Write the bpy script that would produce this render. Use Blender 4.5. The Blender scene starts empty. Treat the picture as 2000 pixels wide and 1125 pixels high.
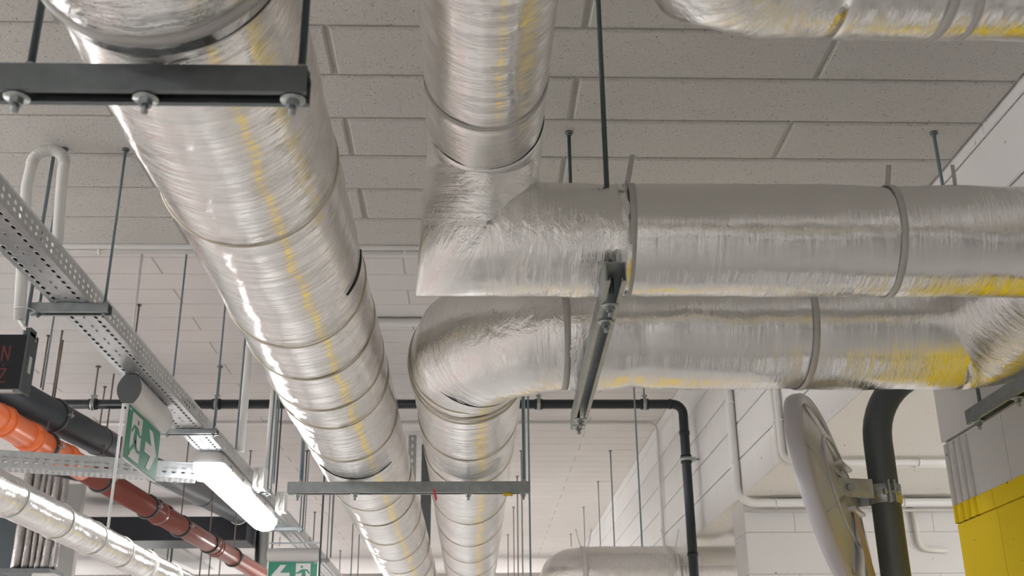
import bpy, bmesh, math, random
from mathutils import Vector, Matrix, noise
random.seed(7)
PI = math.pi
S = bpy.context.scene
COL = S.collection

# ------------------------------------------------------------------ camera
F = 2156.8
P_, W_, R_ = 0.378949, 0.036478, -0.010080
fw = Vector((math.sin(W_)*math.cos(P_), math.cos(W_)*math.cos(P_), math.sin(P_)))
rt0 = Vector((math.cos(W_), -math.sin(W_), 0)); up0 = rt0.cross(fw)
rt = rt0*math.cos(R_) + up0*math.sin(R_)
up = -rt0*math.sin(R_) + up0*math.cos(R_)
def ray(x, y): return fw + rt*((x-1000)/F) + up*((562.5-y)/F)
def onz(x, y, z): d = ray(x, y); return d*(z/d.z)
def onx(x, y, X): d = ray(x, y); return d*(X/d.x)
def ony(x, y, Y): d = ray(x, y); return d*(Y/d.y)
def vert_at(X, Y, py):
    """height of the point above (X, Y) that the photo shows at row py"""
    k = (562.5-py)/F
    # p.up = k * p.fw
    a = X*up.x + Y*up.y - k*(X*fw.x + Y*fw.y); b = k*fw.z - up.z
    return a/b
cam = bpy.data.cameras.new('camera'); co = bpy.data.objects.new('camera', cam); COL.objects.link(co)
cam.sensor_width = 36; cam.lens = F/2000*36; cam.clip_start = .02
cam.dof.use_dof = True; cam.dof.focus_distance = 3.6; cam.dof.aperture_fstop = 8
co.matrix_world = Matrix((( rt.x, up.x, -fw.x, 0), (rt.y, up.y, -fw.y, 0), (rt.z, up.z, -fw.z, 0), (0, 0, 0, 1)))
S.camera = co
FLOOR = -1.6; LOW = 1.75; HIGH = 2.45; EDGE = 3.955; HB = .848

# ------------------------------------------------------------------ materials
def mat(name, col, rough=.6, metal=0., spec=.5):
    m = bpy.data.materials.new(name); m.use_nodes = True
    b = m.node_tree.nodes['Principled BSDF']
    b.inputs['Base Color'].default_value = (*col, 1); b.inputs['Roughness'].default_value = rough
    b.inputs['Metallic'].default_value = metal; b.inputs['Specular IOR Level'].default_value = spec
    return m
def N(m, t, **kw):
    n = m.node_tree.nodes.new(t)
    for k, v in kw.items():
        if k in n.inputs: n.inputs[k].default_value = v
        else: setattr(n, k, v)
    return n
def L(m, a, b): m.node_tree.links.new(a, b)
def coords(m, kind='Object', scale=(1,1,1)):
    t = N(m, 'ShaderNodeTexCoord'); mp = N(m, 'ShaderNodeMapping'); mp.inputs['Scale'].default_value = scale
    L(m, t.outputs[kind], mp.inputs['Vector']); return mp.outputs['Vector']
def mixcol(m, fac, a, b):
    x = N(m, 'ShaderNodeMix', data_type='RGBA')
    L(m, fac, x.inputs['Factor'])
    for i, c in ((6, a), (7, b)):
        if hasattr(c, 'default_value') or hasattr(c, 'is_linked'): L(m, c, x.inputs[i])
        else: x.inputs[i].default_value = (*c, 1)
    return x.outputs[2]
def ramp(m, v, a, b):
    r = N(m, 'ShaderNodeMapRange'); r.inputs['From Min'].default_value = a; r.inputs['From Max'].default_value = b
    L(m, v, r.inputs['Value']); return r.outputs['Result']
def bump(m, h, strength, dist, prev=None):
    b = N(m, 'ShaderNodeBump'); b.inputs['Strength'].default_value = strength; b.inputs['Distance'].default_value = dist
    L(m, h, b.inputs['Height'])
    if prev: L(m, prev, b.inputs['Normal'])
    return b.outputs['Normal']
def bsdf(m): return m.node_tree.nodes['Principled BSDF']

def foil(name, col, rough, wr=1., crum=1.):
    m = mat(name, col, rough, 1.)
    v1 = coords(m, 'UV', (5, 130, 1)); n1 = N(m, 'ShaderNodeTexNoise', Scale=1., Detail=4., Roughness=.6); L(m, v1, n1.inputs['Vector'])
    v2 = coords(m, 'UV', (14, 22, 1)); n2 = N(m, 'ShaderNodeTexNoise', Scale=1., Detail=5., Roughness=.62, Distortion=.6); L(m, v2, n2.inputs['Vector'])
    v3 = coords(m, 'UV', (150, 170, 1)); n3 = N(m, 'ShaderNodeTexNoise', Scale=1., Detail=2., Roughness=.5); L(m, v3, n3.inputs['Vector'])
    v4 = coords(m, 'UV', (2.2, 30, 1)); n4 = N(m, 'ShaderNodeTexNoise', Scale=1., Detail=6., Roughness=.7, Distortion=1.2); L(m, v4, n4.inputs['Vector'])
    # creases: ridges of a warped noise
    cr = N(m, 'ShaderNodeMath', operation='ABSOLUTE'); sb = N(m, 'ShaderNodeMath', operation='SUBTRACT'); sb.inputs[1].default_value = .5
    L(m, n4.outputs['Fac'], sb.inputs[0]); L(m, sb.outputs[0], cr.inputs[0])
    rr = ramp(m, cr.outputs[0], 0, .04)
    h = bump(m, n2.outputs['Fac'], .28*crum, .010)
    h = bump(m, n1.outputs['Fac'], .5*wr, .0028, h)
    h = bump(m, rr, .35*wr, .0012, h)
    h = bump(m, n3.outputs['Fac'], .10, .0008, h)
    L(m, h, bsdf(m).inputs['Normal'])
    r2 = N(m, 'ShaderNodeMapRange'); r2.inputs['To Min'].default_value = rough*.75; r2.inputs['To Max'].default_value = rough*1.35
    L(m, n2.outputs['Fac'], r2.inputs['Value']); L(m, r2.outputs['Result'], bsdf(m).inputs['Roughness'])
    return m
M = {}
M['foil'] = foil('foil', (.89, .875, .85), .13, .85, .5)
M['foil_fine'] = foil('foil_fine', (.87, .86, .845), .14, .55, .5)
M['foil_crumpled'] = foil('foil_crumpled', (.87, .86, .84), .14, .9, 2.0)
M['foil_shaded'] = foil('foil_shaded', (.42, .40, .39), .22, 1., 2.5)  # foil darkened for the dim far corner, shade put into its colour
M['foil_dull'] = mat('foil_dull', (.45, .44, .42), .55, .6)

def galv(name, col, rough, sc=40):
    m = mat(name, col, rough, .85)
    v = coords(m, 'Object'); n = N(m, 'ShaderNodeTexNoise', Scale=float(sc), Detail=3.); L(m, v, n.inputs['Vector'])
    c = mixcol(m, n.outputs['Fac'], tuple(x*.75 for x in col), tuple(min(1, x*1.2) for x in col)); L(m, c, bsdf(m).inputs['Base Color'])
    return m
M['galv'] = galv('galvanised_steel', (.36, .39, .395), .42)
M['galv_light'] = galv('galvanised_tray', (.58, .60, .61), .4, 60)
M['dark_steel'] = galv('dark_steel', (.18, .20, .205), .5)
M['zinc'] = mat('zinc_bolt', (.42, .45, .44), .32, 1.)
def rodmat(name, col):
    m = mat(name, col, .4, .8)
    v = coords(m, 'Object'); w = N(m, 'ShaderNodeTexWave', wave_type='BANDS', bands_direction='Z', Scale=180.); L(m, v, w.inputs['Vector'])
    L(m, bump(m, w.outputs['Fac'], .7, .001), bsdf(m).inputs['Normal']); return m
M['rod'] = rodmat('threaded_rod_steel', (.25, .32, .35))
M['rod_dark'] = rodmat('threaded_rod_dark', (.10, .13, .13))
M['rod_rust'] = rodmat('threaded_rod_brown', (.24, .19, .17))
M['rod_white'] = mat('white_rod', (.8, .8, .8), .4)

def woodwool(name, col, strength=1., specks=True, sc=1.):
    m = mat(name, col, .92, 0, .2)
    v = coords(m, 'Object', (95*sc, 150*sc, 95*sc)); n = N(m, 'ShaderNodeTexNoise', Scale=1., Detail=5., Roughness=.65, Distortion=.7); L(m, v, n.inputs['Vector'])
    v2 = coords(m, 'Object', (2, 2, 2)); n2 = N(m, 'ShaderNodeTexNoise', Scale=1., Detail=4.); L(m, v2, n2.inputs['Vector'])
    v3 = coords(m, 'Object', (150*sc, 150*sc, 150*sc)); n3 = N(m, 'ShaderNodeTexNoise', Scale=1., Detail=2., Roughness=.4); L(m, v3, n3.inputs['Vector'])
    c = mixcol(m, n2.outputs['Fac'], tuple(x*.93 for x in col), tuple(min(1, x*1.05) for x in col))
    if specks:
        s = ramp(m, n3.outputs['Fac'], .33, .27)
        c = mixcol(m, s, c, tuple(x*.42 for x in col))
    c = mixcol(m, ramp(m, n.outputs['Fac'], .42, .30), c, tuple(x*.72 for x in col))
    L(m, c, bsdf(m).inputs['Base Color'])
    L(m, bump(m, n.outputs['Fac'], .9*strength, .005), bsdf(m).inputs['Normal'])
    return m
M['ceil'] = woodwool('woodwool_paint', (.70, .68, .645))
M['groove'] = woodwool('groove_paint', (.62, .60, .565), .6, True, 1.4)
M['ceil_hi'] = woodwool('smooth_ceiling_paint', (.72, .69, .675), .35, False)
M['groove_hi'] = mat('groove_high', (.47, .44, .43), .9)
def plaster(name, col, st=.35):
    m = mat(name, col, .75, 0, .35)
    v = coords(m, 'Object', (1, 1, 1)); n = N(m, 'ShaderNodeTexNoise', Scale=26., Detail=6., Roughness=.6); L(m, v, n.inputs['Vector'])
    n2 = N(m, 'ShaderNodeTexNoise', Scale=1.7, Detail=3.); L(m, v, n2.inputs['Vector'])
    n3 = N(m, 'ShaderNodeTexNoise', Scale=38., Detail=1.); L(m, v, n3.inputs['Vector'])
    c = mixcol(m, n2.outputs['Fac'], tuple(x*.94 for x in col), tuple(min(1, x*1.04) for x in col))
    c = mixcol(m, ramp(m, n3.outputs['Fac'], .235, .215), c, tuple(x*.25 for x in col))
    L(m, c, bsdf(m).inputs['Base Color']); L(m, bump(m, n.outputs['Fac'], st, .006), bsdf(m).inputs['Normal']); return m
M['wall'] = plaster('white_block_paint', (.76, .745, .73))
M['cream'] = plaster('cream_paint', (.76, .73, .67))
M['joint'] = mat('block_joint', (.36, .34, .32), .9)
M['yellow'] = plaster('yellow_paint', (.93, .68, .004), .3)
M['black_band'] = plaster('black_paint', (.03, .03, .03), .3)
def floor_m():
    m = mat('floor_concrete', (.42, .41, .40), .35, 0, .5)
    v = coords(m, 'Object'); n = N(m, 'ShaderNodeTexNoise', Scale=.6, Detail=6.); L(m, v, n.inputs['Vector'])
    L(m, mixcol(m, n.outputs['Fac'], (.42, .41, .40), (.56, .55, .54)), bsdf(m).inputs['Base Color']); return m
M['floor'] = floor_m()
M['line_yellow'] = mat('yellow_floor_paint', (.85, .58, .0), .5)
M['line_red'] = mat('red_floor_paint', (.55, .05, .06), .5)
M['pvc_white'] = mat('white_pvc', (.78, .77, .75), .38)
M['pvc_cream'] = mat('painted_pvc', (.76, .74, .69), .45)
M['pvc_grey'] = mat('grey_pvc', (.42, .42, .40), .4)
M['black_pipe'] = mat('black_pipe', (.012, .018, .024), .35)
M['rubber'] = mat('rubber', (.02, .022, .025), .6)
def pvc(name, a, b, Y0, Y1):
    m = mat(name, a, .3, 0, .5); t = N(m, 'ShaderNodeTexCoord'); s = N(m, 'ShaderNodeSeparateXYZ')
    L(m, t.outputs['Object'], s.inputs[0]); L(m, mixcol(m, ramp(m, s.outputs['Y'], Y0, Y1), a, b), bsdf(m).inputs['Base Color']); return m
M['orange'] = mat('orange_pvc', (.80, .16, .035), .3)
M['brown'] = mat('red_brown_pvc', (.21, .048, .030), .28)
M['dark_pvc'] = mat('charcoal_pe_pipe', (.035, .045, .055), .4)
M['pole'] = mat('grey_pole_paint', (.10, .115, .125), .35)
M['green'] = mat('exit_green', (.012, .25, .155), .4)
M['sign_white'] = mat('exit_white', (.72, .71, .70), .4)
M['housing'] = mat('luminaire_housing', (.62, .60, .59), .35)
M['cap'] = mat('housing_end_cap', (.085, .09, .095), .45)
M['alu'] = mat('aluminium_edge', (.55, .55, .53), .35, .8)
M['led_black'] = mat('display_black', (.005, .007, .011), .25)
M['led_case'] = mat('display_case', (.06, .075, .085), .5)
M['led_red'] = mat('display_red', (.085, .004, .005), .5)
M['label'] = mat('paper_label', (.6, .62, .62), .6)
M['tape'] = mat('grey_strap', (.50, .485, .465), .5)
M['wire'] = mat('binding_wire', (.68, .62, .50), .35, .6)
M['wire_white'] = mat('white_tie', (.85, .84, .80), .5)
M['seam'] = mat('open_seam', (.015, .017, .02), .8)
M['red_tape'] = mat('red_tape', (.65, .10, .10), .5)
M['yellow_tag'] = mat('yellow_tag', (.75, .50, .02), .5)
M['mirror_back'] = mat('mirror_back_plastic', (.60, .61, .65), .25, 0, .6)
M['mirror_rim'] = mat('mirror_rim_plastic', (.54, .52, .55), .3)
M['mirror_face'] = mat('mirror_face', (.9, .9, .9), .03, 1.)
M['tan'] = mat('tan_sticker', (.66, .50, .33), .5)
M['duct_black'] = mat('black_duct', (.01, .012, .018), .45)
M['green_smudge'] = mat('green_reflection_paint', (.2, .45, .2), .5)
def emis(name, col, st):
    m = bpy.data.materials.new(name); m.use_nodes = True; nt = m.node_tree; nt.nodes.clear()
    e = nt.nodes.new('ShaderNodeEmission'); o = nt.nodes.new('ShaderNodeOutputMaterial')
    e.inputs[0].default_value = (*col, 1); e.inputs[1].default_value = st; nt.links.new(e.outputs[0], o.inputs[0]); return m
M['lamp'] = emis('diffuser_light', (1, .985, .97), 24)
M['lamp_near'] = emis('diffuser_light_near', (.97, .985, 1), 7.5)
M['lamp_far'] = emis('diffuser_light_far', (1, .99, .985), 30)  # stronger emission for the added lamps beyond the view

# ------------------------------------------------------------------ builders
def link(name, bm, m, parent=None, smooth=True):
    me = bpy.data.meshes.new(name); bm.to_mesh(me); bm.free()
    if smooth:
        for p in me.polygons: p.use_smooth = True
    me.materials.append(M[m] if isinstance(m, str) else m)
    o = bpy.data.objects.new(name, me); COL.objects.link(o)
    if parent: o.parent = parent; o.matrix_parent_inverse = Matrix.Translation(-parent.location)
    return o
def thing(name, label, cat, loc=(0,0,0), group=None):
    o = bpy.data.objects.new(name, None); COL.objects.link(o); o.location = loc
    o.empty_display_size = .05
    o['label'] = label; o['category'] = cat
    if group: o['group'] = group
    return o
def tag(o, label, cat, group=None):
    o['label'] = label; o['category'] = cat
    if group: o['group'] = group
    return o
def struct(name, bm, m, smooth=False):
    o = link(name, bm, m, None, smooth); o['kind'] = 'structure'; return o
def box(bm, a, b):
    x0, y0, z0 = (min(a[i], b[i]) for i in range(3)); x1, y1, z1 = (max(a[i], b[i]) for i in range(3))
    v = [bm.verts.new(c) for c in ((x0,y0,z0),(x1,y0,z0),(x1,y1,z0),(x0,y1,z0),(x0,y0,z1),(x1,y0,z1),(x1,y1,z1),(x0,y1,z1))]
    for f in ((0,3,2,1),(4,5,6,7),(0,1,5,4),(1,2,6,5),(2,3,7,6),(3,0,4,7)): bm.faces.new([v[i] for i in f])
    return v
def boxed(a, b, bev=0.):
    bm = bmesh.new(); box(bm, a, b)
    if bev: bmesh.ops.bevel(bm, geom=bm.edges[:], offset=bev, segments=2, profile=.5, affect='EDGES')
    return bm
def block(bm, x0, x1, y0, y1, z0, z1, ch):
    """block with a chamfered lower face (for ceilings), depth axis z0 = face, z1 = back"""
    a = [bm.verts.new(c) for c in ((x0+ch,y0+ch,z0),(x1-ch,y0+ch,z0),(x1-ch,y1-ch,z0),(x0+ch,y1-ch,z0))]
    b = [bm.verts.new(c) for c in ((x0,y0,z0+ch),(x1,y0,z0+ch),(x1,y1,z0+ch),(x0,y1,z0+ch))]
    c = [bm.verts.new(c) for c in ((x0,y0,z1),(x1,y0,z1),(x1,y1,z1),(x0,y1,z1))]
    bm.faces.new(a[::-1])
    for i in range(4):
        j = (i+1) % 4
        bm.faces.new((a[i], a[j], b[j], b[i])); bm.faces.new((b[i], b[j], c[j], c[i]))
def frame(d):
    d = d.normalized(); a = Vector((0, 0, 1)) if abs(d.z) < .9 else Vector((1, 0, 0))
    x = a.cross(d).normalized(); return x, d.cross(x).normalized()
def sweep(bm, pts, r, seg=16, caps=True, radii=None, disp=None, uv=None):
    """mitred tube along pts; disp(theta, s) adds to the radius; uv in metres"""
    pts = [Vector(p) for p in pts]; n = len(pts); rings = []; s = 0
    d = (pts[1]-pts[0]).normalized(); a, b = frame(d); us = []
    for i in range(n):
        dn = (pts[i+1]-pts[i]).normalized() if i < n-1 else d
        pl = (d+dn).normalized() if i > 0 else dn
        if i > 0: s += (pts[i]-pts[i-1]).length
        rr = radii[i] if radii else r; ring = []
        for k in range(seg):
            th = 2*PI*k/seg; q = (a*math.cos(th)+b*math.sin(th))
            e = disp(th, s) if disp else 0
            q = q*(rr+e); t = -q.dot(pl)/max(.2, d.dot(pl)); ring.append(bm.verts.new(pts[i]+q+d*t))
        rings.append(ring); us.append(s)
        if i > 0 and i < n-1 and (dn-d).length > 1e-6:
            R = d.rotation_difference(dn); a = R @ a; b = R @ b; d = dn
    for i in range(n-1):
        for k in range(seg):
            j = (k+1) % seg; f = bm.faces.new((rings[i][k], rings[i][j], rings[i+1][j], rings[i+1][k]))
            if uv is not None:
                c = 2*PI*r/seg
                for lp, (uu, vv) in zip(f.loops, ((k*c, us[i]), ((k+1)*c, us[i]), ((k+1)*c, us[i+1]), (k*c, us[i+1]))): lp[uv].uv = (uu, vv)
    if caps: bm.faces.new(rings[0][::-1]); bm.faces.new(rings[-1])
    return rings
def tube(pts, r, seg=12, **k):
    bm = bmesh.new(); sweep(bm, pts, r, seg, **k); return bm
def dense(pts, step):
    out = [Vector(pts[0])]
    for i in range(len(pts)-1):
        a, b = Vector(pts[i]), Vector(pts[i+1]); n = max(1, int((b-a).length/step))
        for k in range(1, n+1): out.append(a.lerp(b, k/n))
    return out
def arc(c, p0, p1, n):
    """n-segment arc from p0 to p1 about centre c (90 degrees or less)"""
    c, p0, p1 = Vector(c), Vector(p0), Vector(p1); u = p0-c; w = p1-c
    ang = u.angle(w); ax = u.cross(w).normalized()
    return [c + Matrix.Rotation(ang*k/n, 3, ax) @ u for k in range(n+1)]
def torus(bm, c, d, R, r, seg=48, sub=8, tilt=0, wob=0):
    c = Vector(c); a, b = frame(Vector(d)); d = Vector(d).normalized(); rings = []; ph = random.random()*6
    for k in range(seg):
        th = 2*PI*k/seg; q = a*math.cos(th)+b*math.sin(th); w = d*(tilt*math.cos(th+ph)+wob*math.sin(3*th+ph)); ring = []
        for j in range(sub):
            t = 2*PI*j/sub; ring.append(bm.verts.new(c+w+q*(R+r*math.cos(t))+d*(r*math.sin(t))))
        rings.append(ring)
    for k in range(seg):
        for j in range(sub):
            bm.faces.new((rings[k][j], rings[(k+1)%seg][j], rings[(k+1)%seg][(j+1)%sub], rings[k][(j+1)%sub]))
def band(c, d, R, w, t, seg=64, tilt=0):
    """flat strap ring"""
    bm = bmesh.new(); c = Vector(c); a, b = frame(Vector(d)); d = Vector(d).normalized(); rings = []; ph = random.random()*6
    for k in range(seg):
        th = 2*PI*k/seg; q = a*math.cos(th)+b*math.sin(th); o = d*tilt*math.cos(th+ph)
        rings.append([bm.verts.new(c+o+q*rr+d*ww) for rr, ww in ((R,-w/2),(R+t,-w/2),(R+t,w/2),(R,w/2))])
    for k in range(seg):
        for j in range(4): bm.faces.new((rings[k][j], rings[(k+1)%seg][j], rings[(k+1)%seg][(j+1)%4], rings[k][(j+1)%4]))
    bmesh.ops.recalc_face_normals(bm, faces=bm.faces[:])
    return bm
def cyl(bm, c, d, r, h, seg=20):
    d = Vector(d).normalized(); sweep(bm, [Vector(c), Vector(c)+d*h], r, seg)
def prism(bm, poly, o, ux, uy, un, t):
    """polygon (list of 2d) extruded by t along un"""
    o = Vector(o); A = [bm.verts.new(o+ux*x+uy*y) for x, y in poly]; B = [bm.verts.new(o+ux*x+uy*y+un*t) for x, y in poly]
    bm.faces.new(A[::-1]); bm.faces.new(B)
    for i in range(len(poly)): j = (i+1) % len(poly); bm.faces.new((A[i], A[j], B[j], B[i]))
def hexpts(r): return [(r*math.cos(PI/3*k), r*math.sin(PI/3*k)) for k in range(6)]
X, Y, Z = Vector((1,0,0)), Vector((0,1,0)), Vector((0,0,1))
def nut_bm(c, r=.0095, h=.009, up_=True):
    bm = bmesh.new(); prism(bm, hexpts(r), Vector(c), X, Y, Z, h)
    bmesh.ops.recalc_face_normals(bm, faces=bm.faces[:]); return bm

# ------------------------------------------------------------------ setting
def ceiling_rows(name, z, y_list, x0, x1, Lb, joints, ch, gap, m, back, mback):
    bm = bmesh.new()
    for i in range(len(y_list)-1):
        ya, yb = y_list[i], y_list[i+1]
        ph = joints + (Lb/2 if i % 2 else 0)
        k = math.floor((x0-ph)/Lb); xs = [x0]
        while ph+(k+1)*Lb < x1: k += 1; xs.append(ph+k*Lb)
        xs.append(x1); xs = sorted(set(xs))
        for j in range(len(xs)-1):
            if xs[j+1]-xs[j] > .05: block(bm, xs[j]+gap/2, xs[j+1]-gap/2, ya+gap/2, yb-gap/2, z, z+back, ch)
    struct(name, bm, m)
    struct(name.replace('ceiling', 'trim') if False else name+'_backing', boxed((x0, y_list[0], z+back-.002), (x1, y_list[-1], z+back+.1)), mback)
pit = .2415
k0 = int((EDGE+6)/pit)
rows = [EDGE-pit*k for k in range(0, k0+1)][::-1]
if k0 % 2: rows = [rows[0]-pit] + rows
# parity: the row 2.506-2.747 must carry joints at x=-0.40 / 0.99
idx = min(range(len(rows)), key=lambda i: abs(rows[i]-2.506))
jl = -.402 if idx % 2 == 0 else -.402 + .6975
ceiling_rows('ceiling', LOW, rows, -9, 1.6, 1.395, jl, .007, .012, 'ceil', .013, 'groove')
# upper ceiling beyond the step
rows2 = [3.955] + [5.704-.2425*k for k in range(6, 0, -1)] + [5.704+.2425*k for k in range(0, 48)]
rows2 = [r for r in rows2 if r >= 3.955]
idx2 = min(range(len(rows2)), key=lambda i: abs(rows2[i]-5.704))
ceiling_rows('ceiling', HIGH, rows2, -9, 1.6, 1.395, (-.402 if idx2 % 2 == 0 else -.402+.6975), .004, .007, 'ceil_hi', .006, 'groove_hi')
Yend = rows2[-1]
struct('wall_step', boxed((-9, EDGE-.02, LOW+.116), (1.6, EDGE, HIGH+.1)), 'ceil_hi')
# far bay behind a low cross beam
struct('ceiling_far', boxed((-9, Yend, HIGH), (1.6, 26, HIGH+.1)), 'ceil_hi')
struct('wall_far', boxed((-9, 25.9, FLOOR), (6, 26.1, HIGH+.1)), 'wall')
struct('wall_left', boxed((-9.1, -6, FLOOR), (-9, 26, HIGH+.1)), 'wall')
struct('wall_back', boxed((-9, -6.1, FLOOR), (6, -6, HIGH+.1)), 'wall')
struct('wall_outer', boxed((6, -6, FLOOR), (6.1, 26, HIGH+.1)), 'wall')
struct('floor', boxed((-9, -6, FLOOR-.1), (6, 26, FLOOR)), 'floor')
# right side wall / beam at x=1.6 : courses
ZB = 1.275
bm = bmesh.new(); zc = [ZB, 1.495, 1.712, 1.93, 2.145, 2.36, 2.56]
for i in range(len(zc)-1):
    ph = .9 if i % 2 else .2; y = -6.
    ys = [-6.] + [ph + 1.4*k for k in range(-4, 20) if -6 < ph+1.4*k < 26] + [26.]
    for j in range(len(ys)-1):
        g = .0035
        # chamfered block facing -x
        x0, y0, y1, z0, z1, c = 1.6, ys[j]+g*.3, ys[j+1]-g*.3, zc[i]+(g if i else 0), zc[i+1]-g, .004
        A = [bm.verts.new(p) for p in ((x0,y0+c,z0+c),(x0,y1-c,z0+c),(x0,y1-c,z1-c),(x0,y0+c,z1-c))]
        B = [bm.verts.new(p) for p in ((x0+c,y0,z0),(x0+c,y1,z0),(x0+c,y1,z1),(x0+c,y0,z1))]
        C = [bm.verts.new(p) for p in ((x0+.17,y0,z0),(x0+.17,y1,z0),(x0+.17,y1,z1),(x0+.17,y0,z1))]
        bm.faces.new(A)
        for q in range(4):
            w = (q+1) % 4; bm.faces.new((A[q], B[q], B[w], A[w])); bm.faces.new((B[q], C[q], C[w], B[w]))
bmesh.ops.recalc_face_normals(bm, faces=bm.faces[:])
struct('wall_right', bm, 'wall')
struct('wall_right_core', boxed((1.612, -6, ZB+.01), (1.76, 26, HIGH+.1)), 'joint')
struct('ceiling_side_bay', boxed((1.765, -6, ZB), (6, 6.6, ZB+.2)), 'cream')
struct('trim_beam_soffit', boxed((1.6, -6, ZB-.004), (1.78, 26, ZB)), 'cream')
struct('ceiling_side_bay_far', boxed((1.765, 6.6, 1.30), (6, 26, 1.5)), 'wall')
struct('trim_cross_beam', boxed((1.78, 8.7, 1.18), (6, 9.0, 1.30)), 'wall')
# far column behind: blocks
bm = bmesh.new()
zz = [FLOOR+.2425*k for k in range(0, 12)] + [ZB-.004]
xc0 = ony(1457, 1050, 6.6).x; pass
for i in range(len(zz)-1):
    xs = [xc0] + [xc0+(.30 if i % 2 else .72)+.84*k for k in range(0, 4)]
    for j in range(len(xs)-1):
        box(bm, (xs[j]+.0015, 6.6, zz[i]+.0015), (xs[j+1]-.0015, 6.9, zz[i+1]-.0015))
struct('wall_column_far', bm, 'wall')
struct('wall_column_far_core', boxed((xc0+.01, 6.604, FLOOR), (4.2, 6.88, ZB-.01)), 'joint')
# near column (smooth top, block body with yellow paint)
yf = 3.66; yn = 2.35; xw = 1.6
YT = .672
struct('wall_column_near', boxed((xw, yn, .892), (2.3, yf, ZB-.006)), 'wall')
bm = bmesh.new()
for (y0, y1) in ((yn, 2.60), (2.603, 3.22), (3.223, yf-.012)):
    box(bm, (xw+.004, y0, YT), (xw+.2, y1, .884))
for k in range(4):   # fluted corner
    cyl(bm, (xw+.004, yf-.03-.05*k, YT), Z, .012, .205, 10)
struct('wall_column_near_blocks', bm, 'wall')
bm = bmesh.new()
for (z0, z1) in ((.615, YT), (.36, .612), (.12, .357), (-.10, .117)):
    for (y0, y1) in ((yn, 2.85), (2.853, 3.35), (3.353, yf-.012)):
        box(bm, (xw+(.0 if z0 > .6 else .006), y0, z0), (xw+.2, y1, z1))
for k in range(4): cyl(bm, (xw+.004, yf-.03-.05*k, .615), Z, .012, .057, 10)
struct('wall_column_near_yellow', bm, 'yellow')
struct('wall_column_near_black', boxed((xw+.006, yn, -.35), (xw+.2, yf-.012, -.10)), 'black_band')
struct('wall_column_near_base', boxed((xw+.006, yn, FLOOR), (xw+.2, yf-.012, -.35)), 'wall')
struct('wall_column_near_core', boxed((xw+.012, yn+.01, FLOOR), (2.3, yf-.016, .9)), 'joint')
# floor paint: seen in the reflections on the foil
struct('trim_lane_line', boxed((.95, 4.8, FLOOR), (1.35, 22, FLOOR+.003)), 'line_yellow')
struct('trim_lane_line_red', boxed((-3.1, -5, FLOOR), (-2.9, 22, FLOOR+.003)), 'line_red')
# low far cross beam along the bottom of the view
zb_ = vert_at(0, 17.2, 1119)
struct('trim_far_beam', boxed((-9, 17.2, zb_-.5), (1.6, 17.5, zb_)), 'groove_hi')

# ------------------------------------------------------------------ insulated pipes
def jacket(name, pts, r, m, parent, seg=72, step=.022, amp=.0022, dents=(), caps=True, seed=0., grow=None):
    bm = bmesh.new(); uv = bm.loops.layers.uv.new('UVMap'); pts = dense(pts, step)
    def disp(th, s):
        p = Vector((math.cos(th)*1.2+seed, math.sin(th)*1.2, s*6))
        e = amp*noise.noise(p) + amp*.6*noise.noise(Vector((math.cos(th)*3+seed, math.sin(th)*3, s*22)))
        for (sd, w, dep) in dents: e -= dep*math.exp(-((s-sd)/w)**2)
        return e + (grow(s) if grow else 0)
    sweep(bm, pts, r, seg, caps, disp=disp, uv=uv)
    return link(name, bm, m, parent)
def wires(parent, pts_y, axis, fx, R, r=.0022, m='wire', tilt=.004):
    for y in pts_y:
        bm = bmesh.new(); torus(bm, fx(y), axis, R, r, 56, 6, tilt=random.uniform(.2, 1)*tilt, wob=.0006); link('binding_wire', bm, m, parent)

# big pipe on the left
RL = .173; xl = -.439; zl = HB+RL
root = thing('insulated_pipe', 'longest foil-wrapped insulated pipe, running diagonally down the left of centre', 'pipe', (xl, 4, HB))
def yat(py, xc): return onz(xc, py, HB).y
ringsL = [yat(481, 450), yat(679, 590), yat(742, 620), yat(803, 655), yat(838, 668), yat(902, 700), yat(998, 735), yat(1028, 745), yat(1065, 765)]
yy = ringsL[-1]
while yy < 14: yy += .55; ringsL.append(yy)
y0 = -1.0
jacket('insulation_jacket', [(xl, y0, zl), (xl, 14.5, zl)], RL, 'foil', root, dents=[(y-y0, .012, .0035) for y in ringsL] + [(1.32-y0, .07, .006), (1.21-y0, .03, -.002)], amp=.0035, seed=3.1, seg=80, step=.025)
wires(root, ringsL, Y, lambda y: (xl, y, zl), RL+.0004, m='wire')
link('strap', band((xl, yat(76, 300)*1.0, zl), Y, RL+.0025, .020, .0045), 'tape', root)
jacket('end_sleeve', [(xl+.004, y0, zl), (xl+.004, 1.272, zl-.002)], RL+.006, 'foil_crumpled', root, seed=77, amp=.006, step=.02, dents=[(yat(76, 300)-y0, .02, .006)])
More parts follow.
